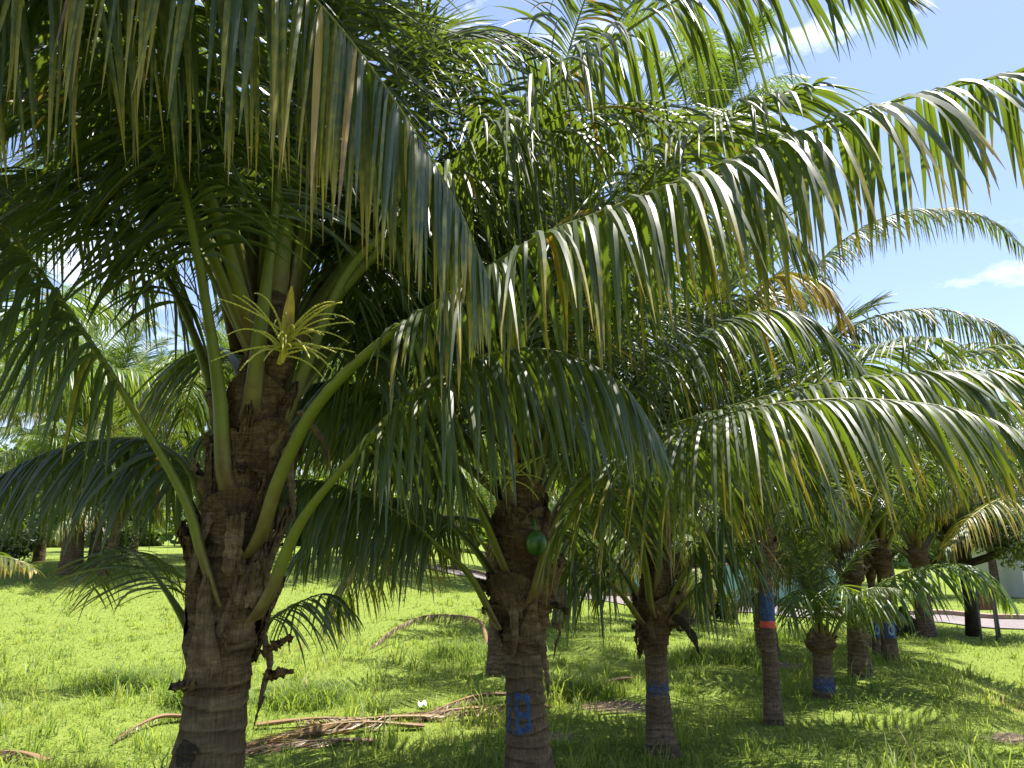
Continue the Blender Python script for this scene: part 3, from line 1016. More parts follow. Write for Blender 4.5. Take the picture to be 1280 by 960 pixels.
hero(P1, [(318, 772, 4.26), (338, 735, 4.22), (375, 650, 4.15), (440, 570, 4.1), (500, 505, 4.05), (560, 462, 4.02), (630, 438, 4.0), (700, 440, 3.95), (770, 475, 3.9), (820, 540, 3.9)],
     seed=5, droop=2.6, vup=4, lmax=.85, s0=.36)
hero(P1, [(340, 572, 4.35), (372, 480, 4.38), (430, 345, 4.42), (500, 272, 4.45), (570, 212, 4.45), (640, 150, 4.45), (760, 55, 4.35), (845, 0, 4.3), (950, -45, 4.2), (1050, -40, 4.1), (1130, 0, 4.0)],
     seed=6, droop=1.7, vup=16, lmax=.95, spacing=.046, s0=.28)
hero(P1, [(285, 600, 4.5), (265, 480, 4.6), (222, 370, 4.7), (170, 290, 4.8), (100, 235, 4.9), (20, 225, 5.0), (-70, 270, 5.1), (-120, 340, 5.1)], seed=7, droop=1.8, s0=.3)
hero(P1, [(270, 690, 4.6), (245, 600, 4.8), (200, 555, 5.0), (140, 548, 5.1), (60, 566, 5.2), (0, 598, 5.2), (-70, 650, 5.2)], seed=8, droop=3.2, vup=0, lmax=.72, s0=.2, width=.055)
hero(P1, [(245, 805, 4.5), (222, 760, 4.7), (190, 715, 5.0), (160, 688, 5.3), (132, 700, 5.6), (112, 745, 5.8)], seed=10, droop=.9, vup=2, lmax=.52, s0=.25, spacing=.075, width=.03, dry=.14, drytip=.5, stalk=.55)
hero(P1, [(305, 780, 4.62), (335, 775, 5.0), (375, 752, 5.4), (412, 742, 5.7), (440, 765, 5.9)], seed=11, droop=2.2, vup=0, lmax=.42, s0=.3, spacing=.06, width=.035, stalk=.5)
hero(P1, [(350, 420, 4.5), (400, 250, 4.9), (470, 120, 5.3), (560, 50, 5.7), (650, 60, 6.0), (720, 110, 6.2)], seed=12, droop=1.4, s0=.2)
hero(P1, [(330, 420, 4.5), (300, 200, 4.8), (240, 50, 5.2), (120, -30, 5.6), (0, 0, 5.9), (-100, 80, 6.1)], seed=13, droop=1.6, s0=.2)
hero(P1, [(345, 380, 4.4), (375, 200, 4.5), (420, 0, 4.6), (500, -150, 4.7), (620, -200, 4.8)], seed=14, droop=.9, s0=.2)
hero(P1, [(322, 460, 4.45), (290, 300, 4.5), (240, 120, 4.6), (150, 10, 4.7), (20, -20, 4.8), (-100, 40, 4.8), (-180, 140, 4.8)], seed=15, droop=1.8, s0=.24)
hero(P1, [(345, 560, 4.6), (420, 470, 5.0), (510, 420, 5.4), (600, 420, 5.7), (680, 470, 5.9), (730, 560, 6.0)], seed=16, droop=2.3, s0=.24)

for i, pts in enumerate([
        [(300, 440, 4.5), (250, 250, 4.7), (180, 130, 5.0), (90, 80, 5.3), (0, 100, 5.6), (-80, 180, 5.8)],
        [(318, 440, 4.5), (270, 330, 4.7), (190, 245, 5.0), (100, 215, 5.3), (0, 250, 5.5), (-80, 330, 5.6)],
        [(350, 420, 4.6), (390, 320, 4.9), (450, 250, 5.3), (530, 240, 5.6), (610, 290, 5.8), (660, 370, 5.9)],
        [(345, 440, 4.6), (400, 350, 4.9), (470, 320, 5.2), (540, 350, 5.5), (590, 430, 5.6)],
        [(318, 430, 4.6), (285, 300, 4.75), (235, 190, 4.9), (160, 100, 5.0), (60, 60, 5.1), (-50, 100, 5.1), (-120, 180, 5.1)]]):
    hero(P1, pts, seed=130 + i, droop=2.0, s0=.22, lmax=.9)

# ------------------------------------------------------------------ palm 0 (just outside on the left; its fronds hang into view)
b = foot(-640, 2.7)
P0 = palm_root(b, 'palm whose big yellowing frond hangs over the top of the shaggy front palm')
make_trunk(P0, [b - [0, 0, .1], b + [0, 0, .3], b + [.05, 0, 1.2], b + [.1, 0, 2.6]], [.26, .19, .18, .12], 21)
tp = b + np.array([.1, 0, 2.4])


def hero_mixed(parent, P, **kw):
    Pc, L_ = catmull(P, 64)
    make_frond(Pc, L_, parent, local=np.array(parent.location), **kw)


hero_mixed(P0, [tp, tp + [.25, .02, .7], at(-330, 60, 2.75), at(-100, -90, 2.75), at(80, -120, 2.75), at(220, -100, 2.75), at(330, -55, 2.75), at(400, 5, 2.75), at(470, 92, 2.75), at(530, 182, 2.75), at(575, 262, 2.75), at(612, 352, 2.75)],
           seed=30, droop=4.5, vup=-38, lmax=1.15, spacing=.023, width=.036, s0=.3, dry=.165, drytip=.35, ragged=.32, stiff=2.0)
hero_mixed(P0, [tp + [0, .1, 0], tp + [.2, .5, .8], at(-250, -60, 3.8), at(-50, -60, 4.3), at(100, 20, 4.7), at(180, 130, 5.0)], seed=31, droop=2.2, s0=.25)
hero_mixed(P0, [tp + [0, .1, -.1], tp + [.2, .8, .5], at(-260, 200, 4.2), at(-120, 210, 4.8), at(-30, 300, 5.2)], seed=32, droop=2.4, s0=.25)
for k, pts in enumerate([[(-2.9, 2.6, 4.6), (-2.2, 2.7, 5.5), (-1.3, 2.75, 5.9), (-.4, 2.8, 5.9), (.4, 2.8, 5.6), (1.0, 2.8, 5.2)],
                         [(-3.0, 3.0, 4.6), (-2.4, 3.3, 5.7), (-1.6, 3.6, 6.3), (-.7, 3.8, 6.4), (.1, 4.0, 6.2)],
                         [(-2.9, 3.0, 4.9), (-2.0, 3.2, 6.0), (-1.0, 3.3, 6.45), (0, 3.35, 6.4), (.9, 3.35, 6.1)],
                         [(-2.7, 2.8, 4.9), (-1.9, 2.9, 5.7), (-1.0, 3.0, 6.0), (-.1, 3.0, 5.9), (.6, 3.0, 5.7)],
                         [(-2.9, 2.3, 4.4), (-2.2, 2.2, 5.2), (-1.3, 2.1, 5.5), (-.4, 2.0, 5.4), (.4, 2.0, 5.0)]]):
    hero_mixed(P0, [tp, tp + [.2, 0, .9]] + pts, seed=34 + k, droop=1.8, vup=6, lmax=1.0, s0=.25, spacing=.03, width=.04)  # unseen fronds above the frame, added to shade the big hanging one
rP = np.random.default_rng(33)
for cl, az in [('mid', 2.2), ('mid', 3.4), ('old', 4.4), ('young', .6), ('young', 2.9), ('old', 2.8), ('mid', 5.1)]:
    lib_frond(P0, cl, tuple(tp - b), az, 1.05, rP)

b = foot(-160, 9.0)
PL = palm_root(b, 'small palm off the left edge, only a yellow frond tip showing low above the lawn')
make_trunk(PL, [b - [0, 0, .1], b + [0, 0, .4], b + [0, 0, .8]], [.2, .16, .14], 24)
tl = b + np.array([0, 0, .75])
for dst in ([at(-90, 690, 8.8), at(-30, 690, 8.6), at(20, 700, 8.5), at(48, 715, 8.4)], [at(-200, 640, 8.8), at(-250, 660, 8.6)], [at(-130, 620, 9.2), at(-90, 600, 9.4)]):
    hero_mixed(PL, [tl, tl + (dst[0] - tl) * [.4, .4, .75]] + dst, seed=46, droop=2, lmax=.5, s0=.2, dry=.2, drytip=.6)

# ------------------------------------------------------------------ palm 2
b = foot(664, 6.3)
P2 = palm_root(b, 'palm with one green coconut and blue paint strokes low on its ringed trunk')
ax = axis_of([(662, 960, 6.3), (658, 900, 6.3), (655, 850, 6.3), (655, 815, 6.3), (655, 790, 6.3), (655, 750, 6.3), (655, 720, 6.3), (653, 660, 6.3), (653, 610, 6.3), (655, 540, 6.3)])
ax = [np.array([b[0], 6.3, b[2] - .1])] + ax
rads = [.24, .187, .155, .145, .145, .18, .225, .22, .18, .13, .05]
_, s2 = make_trunk(P2, ax[:6], rads[:5] + [.17], 22, M_BARK, ring=.095, amp=.08)
make_trunk(P2, ax[4:], [.15] + rads[5:], 23, M_FIBRE, 'fibre_stem', ring=.1, amp=.12, rough=.16)
S2 = trunk_surface(ax, rads, 13, amp=0, rough=0)
for k, (py, h, da, half, mt) in enumerate([(770, .34, -.4, .9, M_SHEATH), (760, .34, .6, .9, M_FIBRE), (720, .36, 0, 1.1, M_FIBRE), (680, .34, -.6, .9, M_FIBRE), (690, .34, .7, .8, M_SHEATH), (640, .3, .1, 1.0, M_FIBRE)]):
    sheath(P2, S2, at(655, py, 6.1)[2], h, CAM_SIDE + da, half, 140 + k, mt)
for k, (px, py, Y, az, tl, ln, w, mt, cu) in enumerate([(630, 765, 6.2, -2.6, 30, .22, .06, M_FIBRE, 110), (682, 765, 6.2, -.5, 30, .22, .06, M_FIBRE, 120), (650, 770, 6.1, -1.6, 60, .2, .06, M_SHEATH, 0),
                                                  (612, 745, 6.3, 3.3, 50, .2, .06, M_FIBRE, 0), (675, 745, 6.12, -1.1, 70, .25, .05, M_SHEATH, 0)]):
    stub(P2, at(px, py, Y), az, tl, ln, w, mt, 170 + k, curl=cu)
hanging_strip(P2, [at(676, 800, 6.15), at(681, 830, 6.1), at(684, 850, 6.1), at(685, 872, 6.1)], .03, 12, M_SHEATH)
hanging_strip(P2, [at(640, 745, 6.05), at(642, 775, 6.04), at(643, 800, 6.05), at(641, 825, 6.08)], .04, 13, M_SHEATH)
paint_patch(P2, s2, at(648, 893, 6.13)[2], .16, CAM_SIDE - .32, .75, strokes([((-.85, .8), (-.85, -.9)), ((-.2, .8), (-.2, -.2)), ((-.2, .8), (.6, .7)), ((.6, .7), (.6, -.1)), ((-.2, .0), (.6, -.1)), ((-.2, -.2), (-.2, -.8)), ((-.1, -.8), (.6, -.6)), ((.5, 0), (.6, -.6))], .15, 4, .2), M_BLUE)
bases(P2, S2, at(655, 800, 6.3)[2], at(655, 660, 6.3)[2], 13, 65, .34, .6, .11)
shag(P2, S2, at(655, 790, 6.3)[2], at(655, 640, 6.3)[2], 18, 62, .24, .05)
inflorescence(P2, at(640, 612, 6.05), -1.5, 22, .34, 8, 1.2)
# green coconut hanging at the crown
nut = Parts()
m, n = 18, 14
uu = np.linspace(0, np.pi, n); vv = np.arange(m) / m * 2 * np.pi
UU, VV = np.meshgrid(uu, vv, indexing='ij')
rr_ = .082 * (1 + .05 * np.cos(3 * VV) * np.sin(UU))
cc = at(670, 679, 5.98) - np.array(P2.location)
nut.add(np.stack([cc[0] + rr_ * np.sin(UU) * np.cos(VV), cc[1] + rr_ * np.sin(UU) * np.sin(VV), cc[2] + 1.14 * rr_ * np.cos(UU)], -1).reshape(-1, 3), grid_quads(n, m, True))
nut.tube([cc + [0, 0, .085], cc + [-.01, .05, .17], cc + [-.03, .12, .22]], [.012, .01, .01], 6)
nut.build('coconut', M_NUT, P2, True, False)

hero(P2, [(666, 750, 6.05), (684, 690, 5.85), (740, 612, 5.55), (800, 568, 5.25), (870, 532, 4.95), (950, 508, 4.65), (1060, 498, 4.45), (1170, 506, 4.25), (1240, 524, 4.15), (1290, 550, 4.05), (1340, 610, 3.95)],
     seed=51, droop=2.2, vup=4, lmax=.9, s0=.14, spacing=.055, width=.052, drytip=.4, dry=.1, roll=-8)
hero(P2, [(672, 700, 6.3), (700, 640, 6.3), (750, 585, 6.2), (820, 540, 6.1), (900, 512, 5.9), (1000, 485, 5.6), (1100, 470, 5.3), (1200, 463, 5.1), (1300, 466, 4.9), (1400, 490, 4.8)],
     seed=52, droop=1.8, vup=8, lmax=.85, s0=.22, drytip=.3)
hero(P2, [(662, 660, 6.4), (690, 590, 6.5), (735, 533, 6.55), (790, 487, 6.5), (850, 437, 6.45), (900, 405, 6.4), (960, 388, 6.3), (1020, 405, 6.2), (1075, 460, 6.1)], seed=53, droop=1.9, vup=8, lmax=.85, s0=.22)
hero(P2, [(636, 718, 6.15), (605, 645, 6.05), (575, 590, 6.0), (530, 530, 5.9), (470, 490, 5.8), (400, 478, 5.7), (335, 510, 5.6)], seed=54, droop=2.6, vup=4, s0=.3, lmax=.85)
hero(P2, [(625, 785, 6.15), (590, 720, 6.1), (550, 683, 6.0), (505, 645, 5.9), (440, 612, 5.8), (370, 600, 5.7), (305, 625, 5.7), (260, 690, 5.7)], seed=55, droop=3.0, vup=0, s0=.3, lmax=.72, width=.052)
hero(P2, [(628, 735, 6.45), (590, 680, 6.6), (540, 638, 6.8), (480, 622, 7.0), (420, 642, 7.1), (370, 700, 7.2)], seed=56, droop=2.4, s0=.28, lmax=.75)
hero(P2, [(634, 690, 6.5), (590, 615, 6.6), (545, 560, 6.8), (480, 520, 7.0), (410, 520, 7.2), (350, 570, 7.3)], seed=57, droop=2.2, s0=.26)
hero(P2, [(640, 655, 6.15), (632, 560, 6.1), (625, 450, 6.0), (610, 330, 5.85), (590, 200, 5.65), (560, 90, 5.4), (510, 0, 5.1), (450, -50, 4.8)], seed=58, droop=1.4, s0=.25, heading=(-.6, -1, 0))
hero(P2, [(660, 635, 6.25), (665, 540, 6.25), (672, 420, 6.25), (680, 300, 6.2), (692, 170, 6.1), (715, 50, 6.0), (755, -50, 5.8), (820, -110, 5.6)], seed=59, droop=1.1, vup=18, s0=.25, heading=(.7, -1, 0))
hero(P2, [(665, 600, 6.5), (700, 450, 6.7), (745, 300, 7.0), (805, 200, 7.2), (885, 145, 7.4), (965, 160, 7.5), (1030, 220, 7.6)], seed=60, droop=1.8, s0=.22)
hero(P2, [(645, 600, 6.5), (600, 450, 6.8), (540, 300, 7.1), (460, 200, 7.4), (380, 180, 7.5), (300, 230, 7.6)], seed=61, droop=1.6, s0=.22)
hero(P2, [(655, 560, 6.4), (650, 400, 6.5), (636, 250, 6.6), (600, 120, 6.7), (550, 40, 6.8), (480, 20, 6.8)], seed=62, droop=1.3, s0=.22)
hero(P2, [(664, 620, 6.2), (690, 520, 6.1), (735, 400, 6.0), (800, 310, 5.9), (870, 262, 5.7), (950, 260, 5.5), (1010, 310, 5.4)], seed=63, droop=2.0, s0=.25)
hero(P2, [(668, 690, 6.6), (720, 600, 7.0), (800, 540, 7.4), (900, 530, 7.8), (1000, 580, 8.1), (1050, 650, 8.2)], seed=64, droop=2.4, s0=.25)

def fill(parent, top, seed, items):
    r = np.random.default_rng(seed)
    for cl, az, sc_ in items:
        lib_frond(parent, cl, tuple(np.asarray(top) + [math.cos(az) * .08, math.sin(az) * .08, {'young': .1, 'mid': -.15, 'old': -.5, 'low': -.7}[cl]] - np.array(parent.location)), az, sc_, r)


fill(P1, at(338, 420, 4.45), 5, [('young', .4, 1.15), ('young', 1.3, 1.2), ('young', 2.3, 1.15), ('young', 3.3, 1.1), ('mid', .9, 1.1), ('mid', 1.7, 1.1), ('mid', 2.5, 1.15), ('mid', 3.0, 1.1), ('mid', 3.7, 1.1), ('mid', .2, 1.1),
                               ('old', 1.2, 1.05), ('old', 2.1, 1.05), ('mid', 1.3, 1.25), ('mid', .95, 1.2), ('old', 1.6, 1.15), ('mid', 4.1, 1.15), ('young', 5.2, 1.1)])
fill(P2, at(655, 560, 6.35), 6, [('young', .5, 1.15), ('young', 1.5, 1.15), ('young', 2.6, 1.15), ('young', 3.6, 1.1), ('mid', .8, 1.1), ('mid', 1.6, 1.1), ('mid', 2.3, 1.1), ('mid', 3.1, 1.1), ('mid', 4.2, 1.0), ('mid', 5.2, 1.0),
                               ('old', 1.1, 1.05), ('old', 1.9, 1.05), ('old', 2.7, 1.05), ('low', 2.2, 1.0), ('young', .1, 1.1), ('young', 3.2, 1.2), ('mid', 1.95, 1.25), ('mid', 2.55, 1.25), ('old', 2.3, 1.15), ('mid', 1.3, 1.2)])

# ------------------------------------------------------------------ palm 3
b = foot(828, 8.44)
P3 = palm_root(b, 'slim palm with a faded blue trunk band, first right of the coconut bearing palm')
ax = [b - [0, 0, .1]] + axis_of([(825, 915, 8.44), (822, 865, 8.44), (820, 820, 8.44), (819, 790, 8.44), (819, 755, 8.44), (821, 700, 8.44), (823, 640, 8.44)])
rads = [.20, .145, .118, .112, .15, .19, .13, .05]
_, s3 = make_trunk(P3, ax[:5], rads[:4] + [.13], 32, M_BARK, ring=.07, amp=.07)
make_trunk(P3, ax[3:], [.115] + rads[4:], 33, M_FIBRE, 'fibre_stem', ring=.1, amp=.12, rough=.18)
S3 = trunk_surface(ax, rads, 13, amp=0, rough=0)
for k, (py, h, da, half, mt) in enumerate([(790, .3, -.5, .9, M_FIBRE), (780, .3, .6, .9, M_SHEATH), (750, .32, 0, 1.1, M_FIBRE), (725, .3, .3, 1.0, M_FIBRE)]):
    sheath(P3, S3, at(820, py, 8.25)[2], h, CAM_SIDE + da, half, 240 + k, mt)
for k, (px, py, Y, az, tl, ln, w, mt, cu) in enumerate([(802, 775, 8.35, -2.7, 60, .25, .06, M_FIBRE, 0), (835, 785, 8.35, -.4, 10, .16, .06, M_FIBRE, 100), (806, 790, 8.3, -2.2, -60, .3, .05, M_FIBRE, 0)]):
    stub(P3, at(px, py, Y), az, tl, ln, w, mt, 270 + k, curl=cu)
hanging_strip(P3, [at(842, 770, 8.2), at(858, 785, 8.15), at(868, 800, 8.1), at(874, 818, 8.1)], .05, 22, M_DARKBARK)
bases(P3, S3, at(820, 808, 8.44)[2], at(820, 710, 8.44)[2], 10, 66, .32, .6, .09)
shag(P3, S3, at(820, 795, 8.44)[2], at(820, 700, 8.44)[2], 12, 63, .24, .045)
e3 = rough_edge(9)
paint_patch(P3, s3, at(822, 863, 8.3)[2], .10, CAM_SIDE, 1.2, lambda u, v: (np.abs(v) < .5 + .9 * e3(u, v)) & (e3(u * 2.3, v * 2.3) < .12), M_BLUE)
for i, pts in enumerate([
        [(803, 778, 8.3), (780, 745, 8.2), (745, 715, 8.1), (705, 700, 8.0), (660, 705, 7.9), (620, 740, 7.9)],
        [(805, 770, 8.6), (785, 725, 8.8), (755, 690, 9.0), (710, 665, 9.2), (660, 670, 9.3)],
        [(815, 770, 8.25), (808, 710, 8.1), (795, 640, 8.0), (770, 570, 7.9), (730, 520, 7.8), (680, 510, 7.7)],
        [(830, 765, 8.3), (845, 730, 8.2), (870, 690, 8.1), (900, 645, 8.0), (940, 600, 7.9), (990, 585, 7.8), (1040, 610, 7.8)],
        [(838, 772, 8.3), (860, 745, 8.15), (890, 712, 8.1), (915, 685, 8.1), (935, 672, 8.1), (948, 680, 8.1)],
        [(825, 730, 8.4), (835, 660, 8.4), (850, 570, 8.4), (880, 470, 8.35), (920, 390, 8.3), (970, 345, 8.2), (1020, 350, 8.1), (1060, 400, 8.0)],
        [(822, 720, 8.45), (818, 620, 8.5), (810, 500, 8.6), (790, 400, 8.7), (750, 330, 8.8), (690, 310, 8.9)],
        [(826, 720, 8.5), (840, 600, 8.7), (870, 480, 8.9), (910, 400, 9.1), (970, 360, 9.3), (1030, 380, 9.4)],
        [(822, 740, 8.3), (824, 660, 8.1), (830, 560, 7.9), (850, 460, 7.7), (885, 390, 7.5), (940, 370, 7.3)],
        [(812, 740, 8.6), (790, 640, 8.9), (750, 560, 9.2), (700, 520, 9.5), (640, 530, 9.7)]]):
    hero(P3, pts, seed=80 + i, droop=[2.8, 2.2, 1.8, 2.6, 2.9, 1.9, 1.2, 1.6, 1.6, 1.8][i], s0=.26, lmax=.8, spacing=.055, dry=.34 if i == 5 else .07, drytip=.6 if i == 5 else .2)


fill(P3, at(822, 690, 8.44), 7, [('young', k, 1.2) for k in (.3, 1.4, 2.5, 3.6, 5.7)] + [('mid', k, 1.1) for k in (.8, 1.9, 2.8)])


# ------------------------------------------------------------------ the palms farther along the row and behind it
def row_palm(px, Y, top_py, label, r0, r1, seed, counts, scale, hi=None, lean=0.0, boots=True, far=False, group='coconut palms in the grove', skip=None):
    """px at the foot, Y depth, top_py picture height of the crown's foot."""
    r = np.random.default_rng(seed)
    b_ = foot(px, Y)
    root = palm_root(b_, label, group)
    zt = at(px, top_py, Y)[2]
    top = np.array([b_[0] + lean, Y, zt])
    H = zt - b_[2]
    ks = np.linspace(0, 1, 7)
    axp = [b_ + (top - b_) * k + np.array([lean * .2 * math.sin(k * 3.1), 0, -.1 * (k == 0)]) for k in ks]
    rr = [r0 * 1.35, r0 * 1.05, r0, (r0 + r1) / 2, r1, r1, r1 * 1.1]
    big = r0 * F / Y > 9
    _, sf = make_trunk(root, axp, rr, seed, M_BARK, amp=.07, ring=.07, sides=24 if big else 14, dz=.014 if big else .03)
    if boots:
        bx = [top - [0, 0, .42 * scale], top - [0, 0, .2 * scale], top + [0, 0, .15 * scale], top + [0, 0, .55 * scale]]
        make_trunk(root, bx, [r1 * 1.05, r1 * 1.75, r1 * 1.4, r1 * .4], seed + 1, M_FIBRE, 'fibre_stem', ring=.1, amp=.14, rough=.2, sides=20, dz=.02)
        for k in range(5):
            a = r.uniform(0, 6.28)
            stub(root, top + np.array([math.cos(a) * r1 * 1.5, math.sin(a) * r1 * 1.5, -.25 * scale * r.random()]), a, r.uniform(40, 80), .24 * scale, .05 * scale, M_SHEATH if k % 2 else M_FIBRE, seed * 7 + k)
    generic_crown(root, tuple(top - b_ + np.array([0, 0, .3 * scale])), r, counts, scale, far, rad=r1 * 1.3, skip=skip)
    return root, sf


row_palm(-130, 11.0, 500, 'palm off the left edge of the lawn, its bright fronds reaching into view', .16, .13, 371, (4, 8, 4, 0), 1.05, far=True)

# front row
P4, s4 = row_palm(967, 9.8, 672, 'palm with a blue band above a red tape band on its slim straight trunk', .095, .08, 301, (5, 8, 8, 4), 1.0, skip=lambda c, a: c in ('low', 'old') and (a > 3.2 or a < .9))
e4 = rough_edge(12)
paint_patch(P4, s4, at(965, 760, 9.7)[2], .24, CAM_SIDE, 1.7, lambda u, v: (np.abs(v) < .75 + .6 * e4(u, v)) & ~((v > .2) & (e4(u * 2, v * 2) > .25)), M_BLUE, res=(50, 60))
paint_patch(P4, s4, at(966, 781, 9.7)[2], .05, CAM_SIDE, 1.75, lambda u, v: np.abs(v) < .8 + .25 * e4(u * 2, v), M_RED, 'red_band', proud=.006)
hero(P4, [(970, 640, 9.75), (1000, 500, 9.75), (1060, 412, 9.7), (1150, 386, 9.6), (1230, 402, 9.5), (1290, 450, 9.4), (1330, 530, 9.4)], seed=90, droop=2.2, s0=.24, lmax=.62, width=.036, dry=.1, drytip=.4)
hero(P4, [(966, 620, 9.9), (980, 450, 10.0), (1020, 335, 10.0), (1090, 278, 10.0), (1160, 262, 10.0), (1230, 272, 10.0), (1290, 320, 10.0)], seed=91, droop=1.8, s0=.24, lmax=.62, width=.036, dry=.09, drytip=.4)
hero(P4, [(968, 640, 9.7), (1010, 540, 9.4), (1080, 480, 9.1), (1160, 470, 8.9), (1240, 510, 8.7), (1290, 580, 8.6)], seed=92, droop=2.4, s0=.24, lmax=.62, width=.036, dry=.2, drytip=.5)

P5, s5 = row_palm(1033, 11.3, 800, 'stunted young palm with a very short shaggy trunk, blue at its foot', .135, .12, 311, (4, 3, 1, 0), .42)
e5 = rough_edge(15)
paint_patch(P5, s5, float(height(P5.location.x, 11.3)) + .16, .14, CAM_SIDE, 1.5, lambda u, v: (np.abs(v) < .6 + .8 * e5(u, v)) & (e5(u * 2.1, v * 2.1) < .15), M_BLUE)
hero(P5, [(1036, 805, 11.25), (1052, 772, 11.2), (1080, 742, 11.1), (1120, 719, 11.05), (1165, 706, 11), (1208, 706, 10.95), (1240, 722, 10.9), (1262, 752, 10.9)], seed=93, mat=M_LEAF_SUNLIT, droop=1.7, vup=8, s0=.16, lmax=.80, width=.055, spacing=.05, stalk=.7)  # this palm's fronds take the brightened leaf colour to look sunlit
hero(P5, [(1030, 800, 11.2), (1024, 765, 11.1), (1012, 740, 11), (1002, 738, 10.9), (992, 752, 10.8), (984, 778, 10.75)], seed=94, mat=M_LEAF_SUNLIT, droop=1.4, s0=.2, lmax=.6, spacing=.05, stalk=.6)
hero(P5, [(1033, 795, 11.2), (1036, 755, 11.1), (1044, 735, 10.9), (1056, 735, 10.7), (1068, 755, 10.6)], seed=95, mat=M_LEAF_SUNLIT, droop=1.2, s0=.2, lmax=.6, spacing=.05, stalk=.6)

P6, s6 = row_palm(1080, 12.4, 700, 'palm with a speckled bare trunk widening at its foot, right of the stunted palm', .145, .115, 321, (5, 8, 7, 3), .95, skip=lambda c, a: c in ('low', 'old') and (a > 3.2 or a < .9))
P7, s7 = row_palm(1120, 14.4, 690, 'thick trunked palm with a square blue tag bearing a pale figure', .125, .105, 331, (5, 8, 7, 3), .95, skip=lambda c, a: c in ('low', 'old') and (a > 3.2 or a < .9))


def blue_tag(root, s, zc, half):
    t_ = paint_patch(root, s, zc, .17, CAM_SIDE, half, lambda u, v: (np.abs(u) < .97) & (np.abs(v) < .97), M_BLUE, 'blue_tag', proud=.008, res=(16, 16))
    ring = lambda u, v: (np.abs(np.hypot(u / .38, v / .46) - 1) < .26)
    g = paint_patch(root, s, zc, .17, CAM_SIDE, half, ring, M_FADED, 'tag_figure', proud=.014, res=(40, 40))
    if g and t_: g.parent = t_


blue_tag(P7, s7, at(1120, 787, 14.3)[2], .9)
P7b, s7b = row_palm(1104, 15.4, 705, 'thin dark palm with a blue tag, just left of the thicker tagged trunk', .075, .065, 341, (4, 6, 5, 2), .85, skip=lambda c, a: c in ('low', 'old') and (a > 3.2 or a < .9))
blue_tag(P7b, s7b, at(1106, 787, 15.3)[2], 1.0)
row_palm(1092, 17.0, 700, 'pale leaning palm trunk half hidden behind the speckled bare trunk', .10, .09, 351, (4, 7, 6, 2), .95, skip=lambda c, a: c in ('low', 'old') and (a > 3.2 or a < .9), lean=-.25)
P8, s8 = row_palm(1168, 20.0, 690, 'palm by the road with a grey foot swelling like a bottle', .20, .14, 361, (5, 8, 7, 2), 1.05, skip=lambda c, a: c in ('low', 'old') and a > 3.2)
e8 = rough_edge(22)
paint_patch(P8, s8, at(1168, 766, 19.8)[2], .10, CAM_SIDE - .1, .5, lambda u, v: u * u + v * v < .5 + .6 * e8(u, v), M_BLUE)

b = foot(1345, 13.0)
PR = palm_root(b, 'palm off the right edge whose yellowing fronds hang in above the board')
zt = at(1345, 640, 13.0)[2]
make_trunk(PR, [b - [0, 0, .1], b + [0, 0, .4], np.array([b[0], 13.0, zt])], [.22, .15, .12], 25)
tr_ = np.array([b[0], 13.0, zt])
for k, pts in enumerate([[(1320, 590, 12.9), (1270, 570, 12.8), (1210, 590, 12.7), (1160, 640, 12.6)],
                         [(1310, 620, 12.6), (1260, 620, 12.2), (1215, 645, 11.9), (1180, 690, 11.7)],
                         [(1320, 560, 13.4), (1270, 520, 13.8), (1200, 520, 14.2), (1140, 560, 14.5)],
                         [(1330, 540, 13.0), (1300, 470, 13.0), (1245, 430, 13.0), (1180, 440, 13.0), (1130, 490, 13.0)],
                         [(1310, 600, 13.6), (1250, 580, 14.2), (1190, 610, 14.8), (1150, 660, 15.2)]]):
    hero_mixed(PR, [tr_] + [at(*p_) for p_ in pts], seed=190 + k, droop=2.6, vup=0, lmax=.85, s0=.2, spacing=.035, width=.04, dry=[.16, .24, .08, .08, .12][k], drytip=.6)

# behind the row, on the grass field and beyond
BACK = [
    (622, 13.0, 690, 'brown palm trunk half hidden behind the coconut bearing palm, a dry frond at its foot', .16, .13, 401, (4, 5, 3, 1), .8, 0),
    (697, 19.0, 660, 'small leaning palm trunk in the field between the coconut bearing palm and the slim one', .13, .11, 402, (5, 8, 7, 2), 1.0, .2),
    (868, 22.0, 705, 'short fat palm with a dark stubby trunk by the green wall', .42, .32, 403, (6, 8, 6, 3), .9, 0),
    (68, 27.0, 615, 'thick dark palm trunk far off at the left edge of the field', .34, .28, 404, (5, 9, 8, 3), 1.1, 0),
    (110, 26.0, 640, 'slim leaning palm trunk beside the thick dark one at the far left', .16, .14, 405, (5, 8, 6, 2), 1.0, .35),
    (966, 15.5, 175, 'very tall palm whose spiky bright crown rises into the blue sky', .16, .12, 406, (9, 9, 0, 0), .72, -.5),
]
for px, Y, tpy, lab, r0, r1, sd, cnt, sc_, ln in BACK:
    row_palm(px, Y, tpy, lab, r0, r1, sd, cnt, sc_, lean=ln, far=True)

